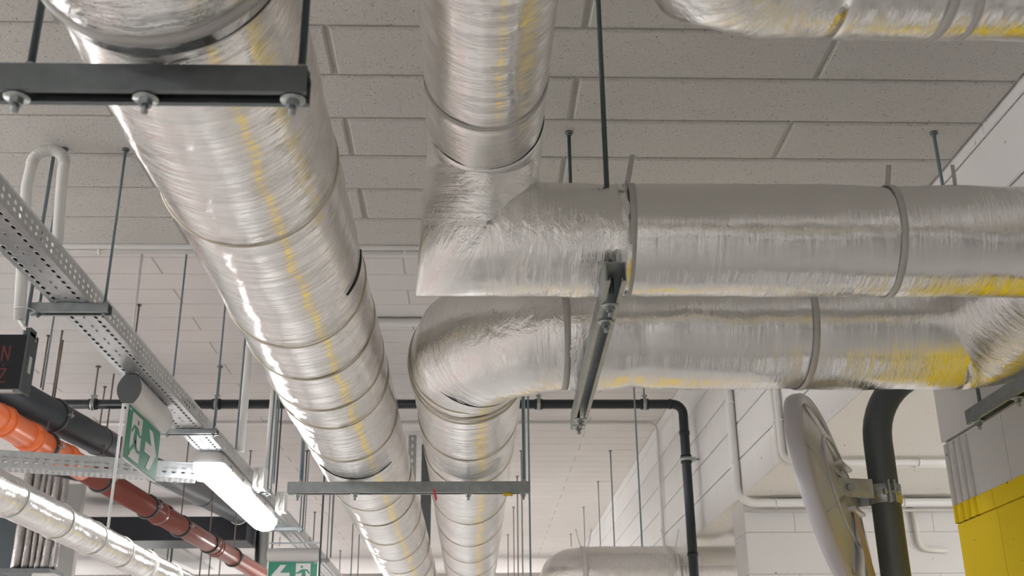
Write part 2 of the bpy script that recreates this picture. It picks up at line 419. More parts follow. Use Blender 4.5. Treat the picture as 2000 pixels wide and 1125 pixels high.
# short dark open seams near the rails
def seam(parent, c, R, a0, a1, w, axis='y', t=.0015, slant=0.):
    bm = bmesh.new(); n = 24; V_ = []
    for k in range(n+1):
        f = k/n; th = a0+(a1-a0)*f; ww = w*math.sin(PI*min(1, max(0, f)))+.0004
        off = slant*(f-.5)
        if axis == 'y': P0 = lambda rr, s: Vector((c[0]+rr*math.sin(th), c[1]+s+off, c[2]-rr*math.cos(th)))
        else: P0 = lambda rr, s: Vector((c[0]+s+off, c[1]-rr*math.sin(th), c[2]-rr*math.cos(th)))
        V_.append([bm.verts.new(P0(rr, s)) for rr, s in ((R-.002, -ww), (R+t, -ww*.6), (R+t, ww*.6), (R-.002, ww))])
    for k in range(n):
        for j in range(4): bm.faces.new((V_[k][j], V_[k+1][j], V_[k+1][(j+1)%4], V_[k][(j+1)%4]))
    bmesh.ops.recalc_face_normals(bm, faces=bm.faces[:]); link('open_seam', bm, 'seam', parent)
seam(root, (xl, yat(935, 712), zl), RL+.001, -.8, .9, .007, slant=.02)
link('open_seam', tube([(xl+.003, 1.270, zl), (xl+.003, 1.279, zl)], RL+.0035, 72), 'seam', root)
seam(root, (xl, yat(640, 580), zl), RL+.001, 1.0, 1.7, .012)

# second long pipe with the round elbow, running into the far horizontal pipe
xs_ = -.020; yf_ = 2.845; rf = .173; zf = HB+rf; xr = 1.42
root = thing('insulated_pipe', 'foil-wrapped pipe running away below centre, turning right through a round elbow behind the strut rail', 'pipe', (xs_, yf_, HB))
ringsS = [yat(807, 905), yat(900, 915), yat(950, 915), yat(1025, 916), yat(1068, 917), yat(1100, 917)]
yy = ringsS[-1]
while yy < 13.5: yy += .6; ringsS.append(yy)
ys0 = 3.16; L0 = 14.5-ys0
jacket('insulation_jacket', [(xs_, ys0, zf), (xs_, 14.5, zf)], rf, 'foil', root, dents=[(y-ys0, .012, .0035) for y in ringsS] + [(4.08-ys0, .05, .005)], seed=9.2, amp=.003, seg=80, step=.025)
wires(root, ringsS, Y, lambda y: (xs_, y, zf), rf+.0004, m='wire')
rb = .30
ar = arc((xs_+rb, yf_+rb, zf), (xs_+rb, yf_, zf), (xs_, yf_+rb, zf), 4)
jacket('elbow_jacket', [(xs_+rb+.05, yf_, zf)] + ar + [(xs_, ys0+.02, zf)], rf+.0025, 'foil_crumpled', root, step=.02, amp=.004, seed=1.7, seg=80)
wires(root, [ys0+.0, ys0+.06], Y, lambda y: (xs_, y, zf), rf+.004, .003)
bm = bmesh.new(); torus(bm, ar[3], (ar[4]-ar[2]), rf+.003, .0016, 60, 6); link('elbow_seam', bm, 'seam', root)
xh0 = xs_+rb
strapF = [ony(1108, 660, yf_-rf).x, ony(1597, 660, yf_-rf).x]
jacket('insulation_jacket', [(xh0, yf_, zf), (xr-.085, yf_, zf)], rf, 'foil_fine', root, seed=5.5, amp=.003, dents=[(strapF[0]-xh0, .012, .004), (strapF[1]-xh0, .012, .003), (.16, .03, .006)], seg=80)
for sx in strapF: link('strap', band((sx, yf_, zf), X, rf-.0005, .017, .0022, tilt=.006), 'tape', root)
# right-hand end: bends back toward the nearer pipe
yn_ = 2.153; rn = .121; zn = HB+rn
ar = arc((xr-.09, yf_-.09, zf), (xr-.09, yf_, zf), (xr, yf_-.09, zf), 3)
jacket('elbow_jacket', ar + [(xr, yn_+rn+.02, zf)], rf+.001, 'foil_crumpled', root, step=.02, amp=.004, seed=2.7, seg=72)
seam(root, (strapF[0]+.045, yf_, zf), rf+.001, -.3, 1.2, .006, 'x', slant=.01)

# nearer horizontal pipe with the mitred elbow and the pipe coming from overhead
xt = .021; rtp = .121; HT = 1.049; zt = HT+rtp; Y0t = 2.085
root = thing('insulated_pipe', 'foil-wrapped pipe from top centre, dropping and turning right through a sharp mitred elbow', 'pipe', (xt, yn_, HB))
strapN = [ony(1243, 450, yn_-rn).x, ony(1775, 450, yn_-rn).x]
ysT = onz(930, 252, HT).y
jacket('insulation_jacket', [(xt, -1, zt), (xt, Y0t-.02, zt)], rtp, 'foil', root, seed=12.5, amp=.003, dents=[(ysT+1, .01, .003)], step=.02)
link('strap', band((xt, ysT, zt), Y, rtp-.0016, .014, .0018, tilt=.004), 'tape', root)
xm = xt-.014
jacket('mitred_elbow_jacket', [(xt, Y0t-.10, zt), (xt, Y0t, zt), (xm, yn_, zn), (xt+.30, yn_, zn)], rn+.0015, 'foil_crumpled', root, step=.016, amp=.0045, seed=6.1, seg=80)
link('open_seam', tube([(xt, Y0t-.102, zt), (xt, Y0t-.100, zt)], rtp+.0005, 64), 'seam', root)
jacket('insulation_jacket', [(xt+.28, yn_, zn), (xr+.02, yn_, zn), ], rn, 'foil_fine', root, seed=8.8, amp=.003, dents=[(strapN[0]-xt-.28, .012, .0035), (strapN[1]-xt-.28, .012, .003)], seg=80)
for sx in strapN: link('strap', band((sx, yn_, zn), X, rn-.0008, .014, .0022, tilt=.006), 'tape', root)
link('end_jacket', tube(dense([(xr+.0, yn_, zn), (xr+.10, yn_, zn)], .02), rn+.002, 48), 'foil_fine', root)
def tail(parent, x, yc, zc_, r, px0, py0, px1, py1, w=.012):
    """free strap end standing up behind the crown of the pipe"""
    yb = yc-.02; a = ony(px0, py0, yb); b = ony(px1, py1, yb); bm = bmesh.new(); u = X*w/2; t = Y*.0008
    A = [a-u-t, a+u-t, a+u+t, a-u+t]; B = [b-u*.95-t, b+u*.95-t, b+u*.95+t, b-u*.95+t]
    m1 = [(p+q)/2+X*.001 for p, q in zip(A, B)]
    R = [[bm.verts.new(p) for p in q] for q in (A, m1, B)]
    for i in range(2):
        for j in range(4): bm.faces.new((R[i][j], R[i][(j+1)%4], R[i+1][(j+1)%4], R[i+1][j]))
    bm.faces.new(R[2]); link('strap_tail', bm, 'tape', parent, False)
tail(root, 0, yn_, zn, rn, 1222, 372, 1235, 302)
tail(root, 0, yn_, zn, rn, 1731, 378, 1736, 322)
tail(root, 0, yn_, zn, rn, 1867, 380, 1860, 322, .009)

# pipe at the top right
yt = 1.19; rt_ = .125; zt2 = HB+rt_; xe = ony(1220, 20, yt).x + rt_
root = thing('insulated_pipe', 'foil-wrapped pipe crossing the top right corner, just below the ceiling blocks', 'pipe', (xe, yt, HB))
ar = arc((xe+.07, yt-.07, zt2), (xe, yt-.07, zt2), (xe+.07, yt, zt2), 2)
jacket('elbow_jacket', [(xe, -.6, zt2)] + ar + [(xe+.16, yt, zt2)], rt_+.001, 'foil_crumpled', root, step=.018, amp=.004, seed=4.4)
jacket('insulation_jacket', [(xe+.15, yt, zt2), (1.35, yt, zt2)], rt_, 'foil_fine', root, amp=.003, seed=14.4)
xb_ = ony(1915, 40, yt-.1).x
link('strap', band((xb_, yt, zt2), X, rt_-.0005, .013, .002, tilt=.012), 'tape', root)
link('strap', band((xb_+.02, yt, zt2), X, rt_-.0002, .009, .002, tilt=.03), 'tape', root)

# lower left pipe
tY = onz(211, 1030, 1.).y; kk = 4.93/(tY*(1.08))
xq, zq, rq = -2.101*kk, .990*kk, .0899*kk
root = thing('insulated_pipe', 'brightly lit foil-wrapped pipe at the lower left corner, below the orange pipe', 'pipe', (xq, 4, zq-rq))
hq = zq-rq
ringsQ = [onz(22, 1010, hq).y, onz(95, 1052, hq).y, onz(165, 1083, hq).y, onz(230, 1108, hq).y]
ringsQ += [ringsQ[-1]+.42, ringsQ[-1]+.9, ringsQ[-1]+1.5]
jacket('insulation_jacket', [(xq, 2.2, zq), (xq, 12, zq)], rq, 'foil', root, seed=21, dents=[(y-2.2, .01, .002) for y in ringsQ], seg=56)
wires(root, ringsQ, Y, lambda y: (xq, y, zq), rq+.0006, .0028, 'wire_white')

# far horizontal pipe bottom right of centre
rg = .17; topd = 1.205; yg = onz(1250, 1068, topd).y; zg = topd-rg
root = thing('insulated_pipe', 'distant horizontal foil-wrapped pipe at the bottom, behind the vertical black pipe', 'pipe', (.9, yg, zg-rg))
xg = ony(1062, 1090, yg).x+rg
ar = arc((xg+.22, yg+.22, zg), (xg, yg+.22, zg), (xg+.22, yg, zg), 3)
jacket('elbow_jacket', [(xg, yg+1.2, zg)] + ar + [(xg+.75, yg, zg)], rg+.003, 'foil_crumpled', root, seed=31, amp=.005, step=.03, seg=56)
jacket('insulation_jacket', [(xg+.75, yg, zg), (3.4, yg, zg)], rg, 'foil', root, seed=33, step=.03, seg=56)
for px in (1142, 1311):
    sx = ony(px, 1090, yg-rg).x; link('strap', band((sx, yg, zg), X, rg+.002, .03, .002, 48), 'wire_white', root)
for px, q in ((1135, -1), (1147, 1), (1302, -1), (1318, 1)):
    c = ony(px, 1066, yg); link('strap_tail', tube([c-Z*.02, c+Z*.05+X*.02*q, c+Z*.12+X*.035*q], .004, 6), 'wire_white', root)

# ------------------------------------------------------------------ strut hangers
def channel(bm, a, b, w=.041, h=.041, t=.0025, lip=.0095):
    """C profile, open side down, from a to b (points on the top centre line)"""
    a, b = Vector(a), Vector(b); d = (b-a).normalized(); s = d.cross(Z).normalized()
    prof = [(-w/2+lip, -h), (-w/2, -h), (-w/2, 0), (w/2, 0), (w/2, -h), (w/2-lip, -h), (w/2-lip, -h+.007), (w/2-lip+t, -h+.007), (w/2-lip+t, -h+t), (w/2-t, -h+t), (w/2-t, -t), (-w/2+t, -t), (-w/2+t, -h+t), (-w/2+lip-t, -h+t), (-w/2+lip-t, -h+.007), (-w/2+lip, -h+.007)]
    A = [bm.verts.new(a+s*x+Z*z) for x, z in prof]; B = [bm.verts.new(b+s*x+Z*z) for x, z in prof]
    n = len(prof)
    for i in range(n): j = (i+1) % n; bm.faces.new((A[i], A[j], B[j], B[i]))
    bm.faces.new(A); bm.faces.new(B[::-1])
    bmesh.ops.recalc_face_normals(bm, faces=bm.faces[:])
def anchor(parent, x, y, z, m='dark_steel', r=.013):
    bm = bmesh.new(); cyl(bm, (x, y, z-.006), Z, r, .006, 16); prism(bm, hexpts(.008), Vector((x, y, z-.013)), X, Y, Z, .007); link('ceiling_anchor', bm, m, parent)
def hanger(label, a, b, rods, bolts, mch='galv', mrod='rod', h=.041, w=.041, rr=.0048, group=None, low=None):
    a, b = Vector(a), Vector(b)
    t = thing('strut_hanger', label, 'pipe support', (a+b)/2, group)
    bm = bmesh.new(); channel(bm, a, b, w, h); link('channel', bm, mch, t, False)
    bt = a.z-h
    for x, y in bolts:
        bm = bmesh.new(); cyl(bm, (x, y, bt-.0028), Z, .0175*w/.041, .0026, 28); wo = link('washer', bm, 'zinc', t)
        bm = bmesh.new(); prism(bm, hexpts(.0100*w/.041), Vector((x, y, bt-.012)), X, Y, Z, .009)
        bmesh.ops.recalc_face_normals(bm, faces=bm.faces[:]); link('nut', bm, 'galv', wo, False)
        bm = bmesh.new(); cyl(bm, (x, y, bt-.024), Z, .0052*w/.041, .014, 12); link('bolt_end', bm, 'galv', wo)
    for i, (x, y) in enumerate(rods):
        zt_ = LOW if (y < EDGE-.02) else HIGH
        bm = bmesh.new(); sweep(bm, [(x, y, bt+.004), (x, y, zt_-.001)], rr, 12); ro = link('threaded_rod', bm, mrod, t)
        anchor(ro, x, y, zt_)
        bm = bmesh.new(); cyl(bm, (x, y, a.z), Z, .013, .0025, 20); prism(bm, hexpts(.009), Vector((x, y, a.z+.0025)), X, Y, Z, .008)
        link('top_nut', bm, 'galv', ro, False)
    return t
# rails sit just under the pipes
T = HB-.001
p = onz(0, 137, HB); y1_ = p.y
hanger('dark steel strut rail nearest the camera, crossing under the big pipe at top left',
       (-.665, y1_, T), (onz(604, 142, HB).x, y1_, T), [(onz(60, 140, HB).x, y1_), (onz(588, 140, HB).x, y1_)],
       [(onz(45, 205, T-.041).x, y1_), (onz(293, 207, T-.041).x, y1_), (onz(577, 210, T-.041).x, y1_)], 'dark_steel', 'rod_dark', rr=.0055)
ym = onz(800, 942, HB).y
hb = hanger('long steel strut rail carrying both receding pipes low in the middle',
       (onz(563, 942, HB).x, ym, T), (onz(1035, 942, HB).x, ym, T), [(onz(587, 942, HB).x, ym), (onz(1024, 942, HB).x, ym)],
       [(onz(q, 970, T-.041).x, ym) for q in (585, 696, 915, 1021)], 'galv', 'rod', rr=.007)
c = Vector((onz(993, 968, T-.041).x, ym-.012, T-.043)); bm = bmesh.new(); box(bm, c+Vector((-.02, -.006, -.008)), c+Vector((.012, .008, .002))); bmesh.ops.subdivide_edges(bm, edges=bm.edges[:], cuts=2)
for v in bm.verts: v.co += Vector((random.uniform(-.003, .003),)*1+(random.uniform(-.003, .003), random.uniform(-.003, .003)))
tag(link('tape_scrap', bm, 'yellow_tag'), 'crumpled yellow tape scrap stuck under the long middle strut rail', 'tape')
c = Vector((onz(851, 975, HB).x, ym-.0, T-.03)); bm = bmesh.new(); prism(bm, [(0, 0), (.010, .0), (.018, -.035), (.012, -.045), (.004, -.02)], c-Y*.024, X, Z, Y, .001)
tag(link('tape_scrap', bm, 'red_tape', None, False), 'red tape strip hanging behind the long middle strut rail', 'tape')
a_ = (.276, 1.985, T); b_ = (.302, 3.135, T)
def lerp2(f): return (a_[0]+(b_[0]-a_[0])*f, a_[1]+(b_[1]-a_[1])*f)
hanger('steel strut rail under the two horizontal pipes in the middle, seen from below',
       a_, b_, [(lerp2(.03)[0], 2.068), (.2965, 3.057)], [lerp2(.115), lerp2(.20), lerp2(.90), lerp2(.965)], 'galv', 'rod_dark', rr=.0055)
hanger('steel strut rail under the horizontal pipes at the right edge, beside the yellow-painted wall',
       (1.446, 1.70, T), (1.452, 3.085, T), [(1.46, 3.04)], [(1.449, 3.045), (1.449, 2.80), (1.449, 2.0)], 'galv', 'rod', rr=.0055)

# ------------------------------------------------------------------ cable trays
def sheet(bm, O, U, V_, W, lu, rows_, pitch, n, hole, lip=0.):
    """perforated sheet: strips across V_ (list of (v0, v1, kind)), cells along U; hole=(hu, hv) half sizes"""
    O, U, V_ = Vector(O), Vector(U), Vector(V_)
    for (v0, v1, hu, hv, off, skip) in rows_:
        if hu == 0:
            q = [bm.verts.new(O+U*u+V_*v) for u, v in ((0, v0), (lu, v0), (lu, v1), (0, v1))]; bm.faces.new(q); continue
        u = 0.; k = 0; vm = (v0+v1)/2
        while u < lu-1e-4:
            e = min(u+pitch, lu); um = (u+e)/2+0
            if e-u < pitch*.9 or (skip and k % skip == skip-1):
                q = [bm.verts.new(O+U*a+V_*v) for a, v in ((u, v0), (e, v0), (e, v1), (u, v1))]; bm.faces.new(q)
            else:
                outer = [(u, v0), (um, v0), (e, v0), (e, vm), (e, v1), (um, v1), (u, v1), (u, vm)]
                c_ = .45
                inner = [(um-hu, vm-hv*c_), (um-hu*.6, vm-hv), (um+hu*.6, vm-hv), (um+hu, vm-hv*c_), (um+hu, vm+hv*c_), (um+hu*.6, vm+hv), (um-hu*.6, vm+hv), (um-hu, vm+hv*c_)]
                outer = [(u, v0), (um-hu*.6, v0), (um+hu*.6, v0), (e, v0), (e, v1), (um+hu*.6, v1), (um-hu*.6, v1), (u, v1)]
                A = [bm.verts.new(O+U*a+V_*b) for a, b in outer]; nrm = W
                B = [bm.verts.new(O+U*a+V_*b) for a, b in inner]
                for i in range(8): j = (i+1) % 8; bm.faces.new((A[i], A[j], B[j], B[i]))
                if lip:
                    C = [bm.verts.new(O+U*(um+(a-um)*.82)+V_*(vm+(b-vm)*.78)+W*lip) for a, b in inner]
                    for i in range(8): j = (i+1) % 8; bm.faces.new((B[i], B[j], C[j], C[i]))
            u = e; k += 1
def solid(o, t=.0012):
    md = o.modifiers.new('thickness', 'SOLIDIFY'); md.thickness = t; md.offset = 0
XA, XB, ZT0, ZT1 = -1.286, -1.168, 1.213, 1.277
tr = thing('cable_tray', 'long perforated steel cable tray running diagonally down the left side', 'cable tray', (-1.22, 5, ZT0))
bm = bmesh.new()
LT = 13.
wb = XB-XA
sheet(bm, (XA, 1.6, ZT0), Y, X, -Z, LT, [(0, .010, 0, 0, 0, 0), (.010, .034, .0145, .0065, 0, 0), (.034, .052, 0, 0, 0, 0), (.052, .066, .0105, .0032, 0, 3), (.066, .084, 0, 0, 0, 0), (.084, .108, .0145, .0065, 0, 0), (.108, wb, 0, 0, 0, 0)], .042, 0, None, .0025)
o = link('tray_base', bm, 'galv_light', tr, False); solid(o)
for nm, x_ in (('side_wall', XB), ('side_wall', XA)):
    bm = bmesh.new(); sheet(bm, (x_, 1.6, ZT0), Y, Z, X, LT, [(0, .011, 0, 0, 0, 0), (.011, .031, .0085, .0056, 0, 0), (.031, .051, .0085, .0056, 0, 0), (.051, .064, 0, 0, 0, 0)], .038, 0, None)
    sweep(bm, [(x_, 1.6, ZT1), (x_, 1.6+LT, ZT1)], .0022, 8)
    o = link(nm, bm, 'galv_light', tr, False); solid(o)
for k, (cx, rc, cm) in enumerate(((-1.268, .009, 'rubber'), (-1.247, .010, 'rubber'), (-1.224, .009, 'rubber'), (-1.203, .008, 'rubber'), (-1.184, .007, 'rubber'))):  # cables added inside so the tray slots read dark
    P_c = [(cx+.003*math.sin(i*1.3+k), 1.65+i*.43, ZT0+.003+rc) for i in range(30)]
    tag(link('cable', tube(P_c, rc, 8), cm), 'black cable added inside the long cable tray to darken its slots', 'cable', 'black cables added to darken the slots of the long cable tray')
# second tray, coming in from the left
pA = onx(387, 905, -1.335); zt0 = 1.205
A_ = Vector((-1.335, 5.34, 0)); B_ = Vector((-2.75, 4.86, 0)); dA = (B_-A_).normalized(); nA = Vector((-dA.y, dA.x, 0)); nA = nA if nA.y > 0 else -nA
tr2 = thing('cable_tray', 'perforated cable tray coming in from the left edge, crossing the orange pipe', 'cable tray', (-2, 5.1, 1.13))
LL = (B_-A_).length; zb2 = 1.130
bm = bmesh.new(); sheet(bm, A_+Z*zb2, dA, Z, Z, LL, [(0, .016, 0, 0, 0, 0), (.016, .036, .0125, .005, 0, 0), (.036, .056, .0125, .005, 0, 0), (.056, .075, 0, 0, 0, 0)], .044, 0, None)
sweep(bm, [A_+Z*(zb2+.075), B_+Z*(zb2+.075)], .002, 8); o = link('side_wall', bm, 'galv_light', tr2, False); solid(o)
bm = bmesh.new(); sheet(bm, A_+nA*.11+Z*zb2, dA, Z, Z, LL, [(0, .016, 0, 0, 0, 0), (.016, .036, .0125, .005, 0, 0), (.036, .056, .0125, .005, 0, 0), (.056, .075, 0, 0, 0, 0)], .044, 0, None)
o = link('side_wall', bm, 'galv_light', tr2, False); solid(o)
bm = bmesh.new(); sheet(bm, A_+Z*zb2, dA, nA, -Z, LL, [(0, .01, 0, 0, 0, 0), (.01, .032, .0085, .0045, 0, 0), (.032, .05, 0, 0, 0, 0), (.05, .062, .008, .003, 0, 0), (.062, .08, 0, 0, 0, 0), (.08, .102, .0085, .0045, 0, 0), (.102, .11, 0, 0, 0, 0)], .0265, 0, None, .0025)
o = link('tray_base', bm, 'galv_light', tr2, False); solid(o)
bm = bmesh.new(); prism(bm, [(0, 0), (.05, -.004), (.045, .03), (.012, .05)], A_+Z*(zb2-.012)-nA*.004, -dA, Z, -nA, .0015); link('splice_plate', bm, 'galv_light', tr2, False)

# tray brackets
def bracket(label, y, x0, x1, hh=.021):
    z0 = ZT0-.002
    t = thing('tray_bracket', label, 'tray support', ((x0+x1)/2, y, z0), 'rail brackets under the long cable tray')
    bm = bmesh.new(); channel(bm, (x0, y, z0), (x1, y, z0), .041, hh); link('channel', bm, 'galv', t, False)
    zt_ = LOW if y < EDGE else HIGH
    for x in (x0+.028, x1-.018):
        bm = bmesh.new(); sweep(bm, [(x, y, z0-hh-.012), (x, y, zt_-.001)], .0042, 12); ro = link('threaded_rod', bm, 'rod', t)
        anchor(ro, x, y, zt_, r=.012)
        bm = bmesh.new(); prism(bm, hexpts(.0085), Vector((x, y, z0)), X, Y, Z, .008); prism(bm, hexpts(.0085), Vector((x, y, z0-hh-.007)), X, Y, Z, .007); link('nut', bm, 'zinc', ro, False)
    return t
y = 3.19
bracket('steel bracket rail under the cable tray, nearest one, above the black display', y, onz(66, 600, ZT0).x, onz(221, 600, ZT0).x, .030)
bracket('steel bracket rail under the cable tray, just past the first exit sign', 4.71, onz(316, 840, ZT0).x, onz(427, 840, ZT0).x)
bracket('small bracket rail of the cable tray between the two white junction boxes', onz(515, 957, ZT0).y, -1.34, onz(529, 957, ZT0).x)
bracket('bracket rail of the cable tray past the lit lamp, above the far exit sign', onz(560, 1030, ZT0).y, -1.35, onz(591, 1030, ZT0).x)
bracket('farthest bracket rail of the cable tray, right of the far exit sign housing', onz(640, 1091, ZT0).y, -1.33, onz(643, 1091, ZT0).x)

# ------------------------------------------------------------------ lone threaded rods
def rod(label, tx, ty, by, m='rod_rust', r=.0055, group=None, ztop=HIGH, zbot=None, anc=True):
    p = onz(tx, ty, ztop); zb = zbot if zbot is not None else vert_at(p.x, p.y, by)
    bm = bmesh.new(); sweep(bm, [(p.x, p.y, min(zb, ztop-.05)), (p.x, p.y, ztop-.001)], r, 10)
    if anc: cyl(bm, (p.x, p.y, ztop-.008), Z, r*2.6, .008, 12)
    return tag(link('threaded_rod', bm, m), label, 'rod', group)
gfar = 'bare threaded rods hanging from the far ceiling'
rod('short brown rod hanging from the ceiling just right of the nearest tray bracket', 272, 595, 652, ztop=HIGH)
rod('brown rod dropping to the charcoal pipe, beside the black display', 95, 655, 757)
rod('steel rod beside the brown one, dropping to the charcoal pipe', 112, 575, 762, 'rod')
rod('thin rod ending at the charcoal pipe, left of the first exit sign', 205, 755, 833)
rod('rod from the ceiling crossing the black pipe right of the tray', 431, 715, 850, 'rod', .0055)
rod('thin rod behind the tray left of the two white conduits', 490, 880, 1010)
rod('rod hanging right of the far long pipe, ends behind the distant pipe, tallest', 1232, 640, 1068, 'rod')
rod('rod hanging right of the dashed ceiling joints, with visible top, nearest of three', 1192, 880, 1068, 'rod', .0065)
rod('rod with visible top, middle of the three above the distant pipe', 1168, 940, 1068, 'rod')
rod('rod with visible top, farthest of the three above the distant pipe', 1140, 990, 1068, 'rod')
rod('very short far rod above the elbow of the distant pipe', 1115, 1043, 1068)
for (tx, ty) in ((1018, 880), (1003, 990), (992, 1044), (1030, 700), (1010, 930)):
    rod('thin rod in the row beside the second receding pipe, right of it', tx, ty, 1125, 'rod' if tx > 1015 else 'rod_rust', .0065, 'rods in a row right of the second receding pipe')
for (tx, ty) in ((552, 775), (600, 880), (615, 1000), (690, 1015), (646, 700), (665, 1075), (702, 1040)):
    rod('thin rod between the cable tray and the big receding pipe', tx, ty, 1125, 'rod_dark', .0065, 'thin rods left of the big receding pipe')
rod('rod descending to the farthest tray bracket past the middle rail', 656, 880, 1090, 'rod', .008)
rod('rod coloured lamp-lit white beside the first exit sign, holding up the lower left foil pipe', 1, 1, 1, 'rod_white', .0055) if False else None
zq_top = zq+rq; pw = onz(211, 1030, zq_top)
bm = bmesh.new(); sweep(bm, [(pw.x, pw.y, zq_top-.01), (pw.x, pw.y, HIGH)], .0062, 12); link_w = link('threaded_rod', bm, 'rod_white')  # lamp light on this rod is put into its white colour
tag(link_w, 'rod coloured lamp-lit white, passing left of the first exit sign down to the lower left foil pipe', 'rod')
for i, (px, py0, py1) in enumerate(((110, 900, 1010), (140, 930, 1010), (160, 940, 1050), (195, 955, 1060), (207, 960, 1000), (233, 975, 1020), (252, 985, 1040), (265, 1040, 1125), (340, 1040, 1125), (330, 1060, 1125), (395, 1065, 1125), (412, 1075, 1125), (455, 900, 1010), (350, 930, 1125), (300, 1055, 1125), (430, 1100, 1125))):
    p = ony(px, py0, 13.5+1.1*(i % 4)); zb = vert_at(p.x, p.y, py1)
    bm = bmesh.new(); sweep(bm, [(p.x, p.y, zb), (p.x, p.y, HIGH)], .0095, 8)
    tag(link('threaded_rod', bm, 'rod_dark'), 'dark rod in the cluttered far corner beyond the orange pipe', 'rod', 'dark rods beyond the orange pipe')

# slotted hanger bar and steel post between the two long pipes
p = onz(806, 850, HIGH); YB = p.y; q = vert_at(p.x, YB, 950); t_ = thing('slotted_bar', 'slotted steel bar hanging between the two long receding pipes', 'bar', (p.x, YB, q))
bm = bmesh.new(); sheet(bm, (p.x-.03, YB, q), Z, X, Y, p.z-q, [(0, .021, 0, 0, 0, 0), (.021, .039, .016, .007, 0, 0), (.039, .06, 0, 0, 0, 0)], .066, 0, None)
o = link('web', bm, 'pvc_grey', t_, False); solid(o, .002)
bm = bmesh.new(); box(bm, (p.x-.034, YB, q), (p.x-.03, YB+.04, p.z)); box(bm, (p.x+.03, YB, q), (p.x+.034, YB+.04, p.z)); link('flange', bm, 'pvc_grey', t_, False)
p0 = onz(828, 868, HIGH); zq2 = vert_at(p0.x, p0.y, 1098)
tag(link('steel_post', boxed((p0.x-.02, p0.y, zq2), (p0.x+.075, p0.y+.03, HIGH), .003), 'dark_steel', None, False), 'dark steel flat post behind the long middle strut rail', 'post')

# ------------------------------------------------------------------ plain pipes
def plain(name, label, pts, r, m, seg=32, **k):
    return tag(link(name, tube(pts, r, seg, **k), m), label, 'pipe')
# black pipe: horizontal then down the wall
Yb = 7.70; zb = ony(183, 789.5, Yb).z; xd = ony(1337, 850, Yb).x; rbp = .0335
root = thing('black_pipe', 'thin black pipe crossing the whole view and turning down by the right wall', 'pipe', (0, Yb, zb))
c = (xd-.075, Yb, zb-.075); ar = arc(c, (xd-.075, Yb, zb), (xd, Yb, zb-.075), 6)
link('pipe_run', tube([(-4.6, Yb, zb)] + ar + [(xd, Yb, -.4)], rbp, 24), 'black_pipe', root)
for z_ in (vert_at(xd, Yb, 846), vert_at(xd, Yb, 1083)): link('socket', tube([(xd, Yb, z_-.012), (xd, Yb, z_+.012)], rbp+.005, 24), 'black_pipe', root)
link('socket', tube([(xd-.10, Yb, zb), (xd-.082, Yb, zb)], rbp+.004, 24), 'black_pipe', root)
def clamp(lbl, x, zc_, top):
    t = thing('pipe_clamp', lbl, 'clamp', (x, Yb, zc_))
    link('rubber_lining', tube([(x-.028, Yb, zc_), (x+.028, Yb, zc_)], rbp+.006, 24), 'rubber', t)
    bm = bmesh.new(); sweep(bm, [(x-.012, Yb, zc_), (x+.012, Yb, zc_)], rbp+.010, 24); link('steel_band', bm, 'zinc', t)
    bm = bmesh.new(); box(bm, (x-.012, Yb-.02, zc_+rbp+.006), (x+.012, Yb+.02, zc_+rbp+.022)); box(bm, (x-.02, Yb-.012, zc_+rbp+.022), (x+.02, Yb+.012, zc_+rbp+.034)); link('lug', bm, 'zinc', t, False)
    bm = bmesh.new(); sweep(bm, [(x, Yb, zc_+rbp+.02), (x, Yb, top)], .006, 10); cyl(bm, (x, Yb, top-.008), Z, .02, .008, 12); link('threaded_rod', bm, 'rod_rust' if x < -1 else 'rod', t)
clamp('clamp with brown rod on the black pipe, left of the first exit sign', ony(182, 790, Yb).x, zb, HIGH)
clamp('clamp on the black pipe behind the cable tray', ony(423, 790, Yb).x, zb, HIGH)
clamp('clamp on the black pipe, left of the steel rail under the horizontal pipes', ony(1052, 792, Yb).x, zb, HIGH)
clamp('clamp on the black pipe, nearest its bend at the right wall', ony(1259, 792, Yb).x, zb, HIGH)
zc_ = vert_at(xd, Yb, 897)
t = thing('pipe_clamp', 'clamp fixing the vertical black pipe to the right wall', 'clamp', (xd, Yb, zc_))
link('rubber_lining', tube([(xd, Yb, zc_-.028), (xd, Yb, zc_+.028)], rbp+.006, 24), 'rubber', t)
link('steel_band', tube([(xd, Yb, zc_-.012), (xd, Yb, zc_+.012)], rbp+.010, 24), 'zinc', t)
bm = bmesh.new(); box(bm, (xd+rbp+.004, Yb-.02, zc_-.014), (xd+rbp+.03, Yb+.02, zc_+.014)); link('lug', bm, 'zinc', t, False)
bm = bmesh.new(); sweep(bm, [(xd+rbp, Yb, zc_), (1.6, Yb, zc_)], .006, 10); link('screw', bm, 'zinc', t)

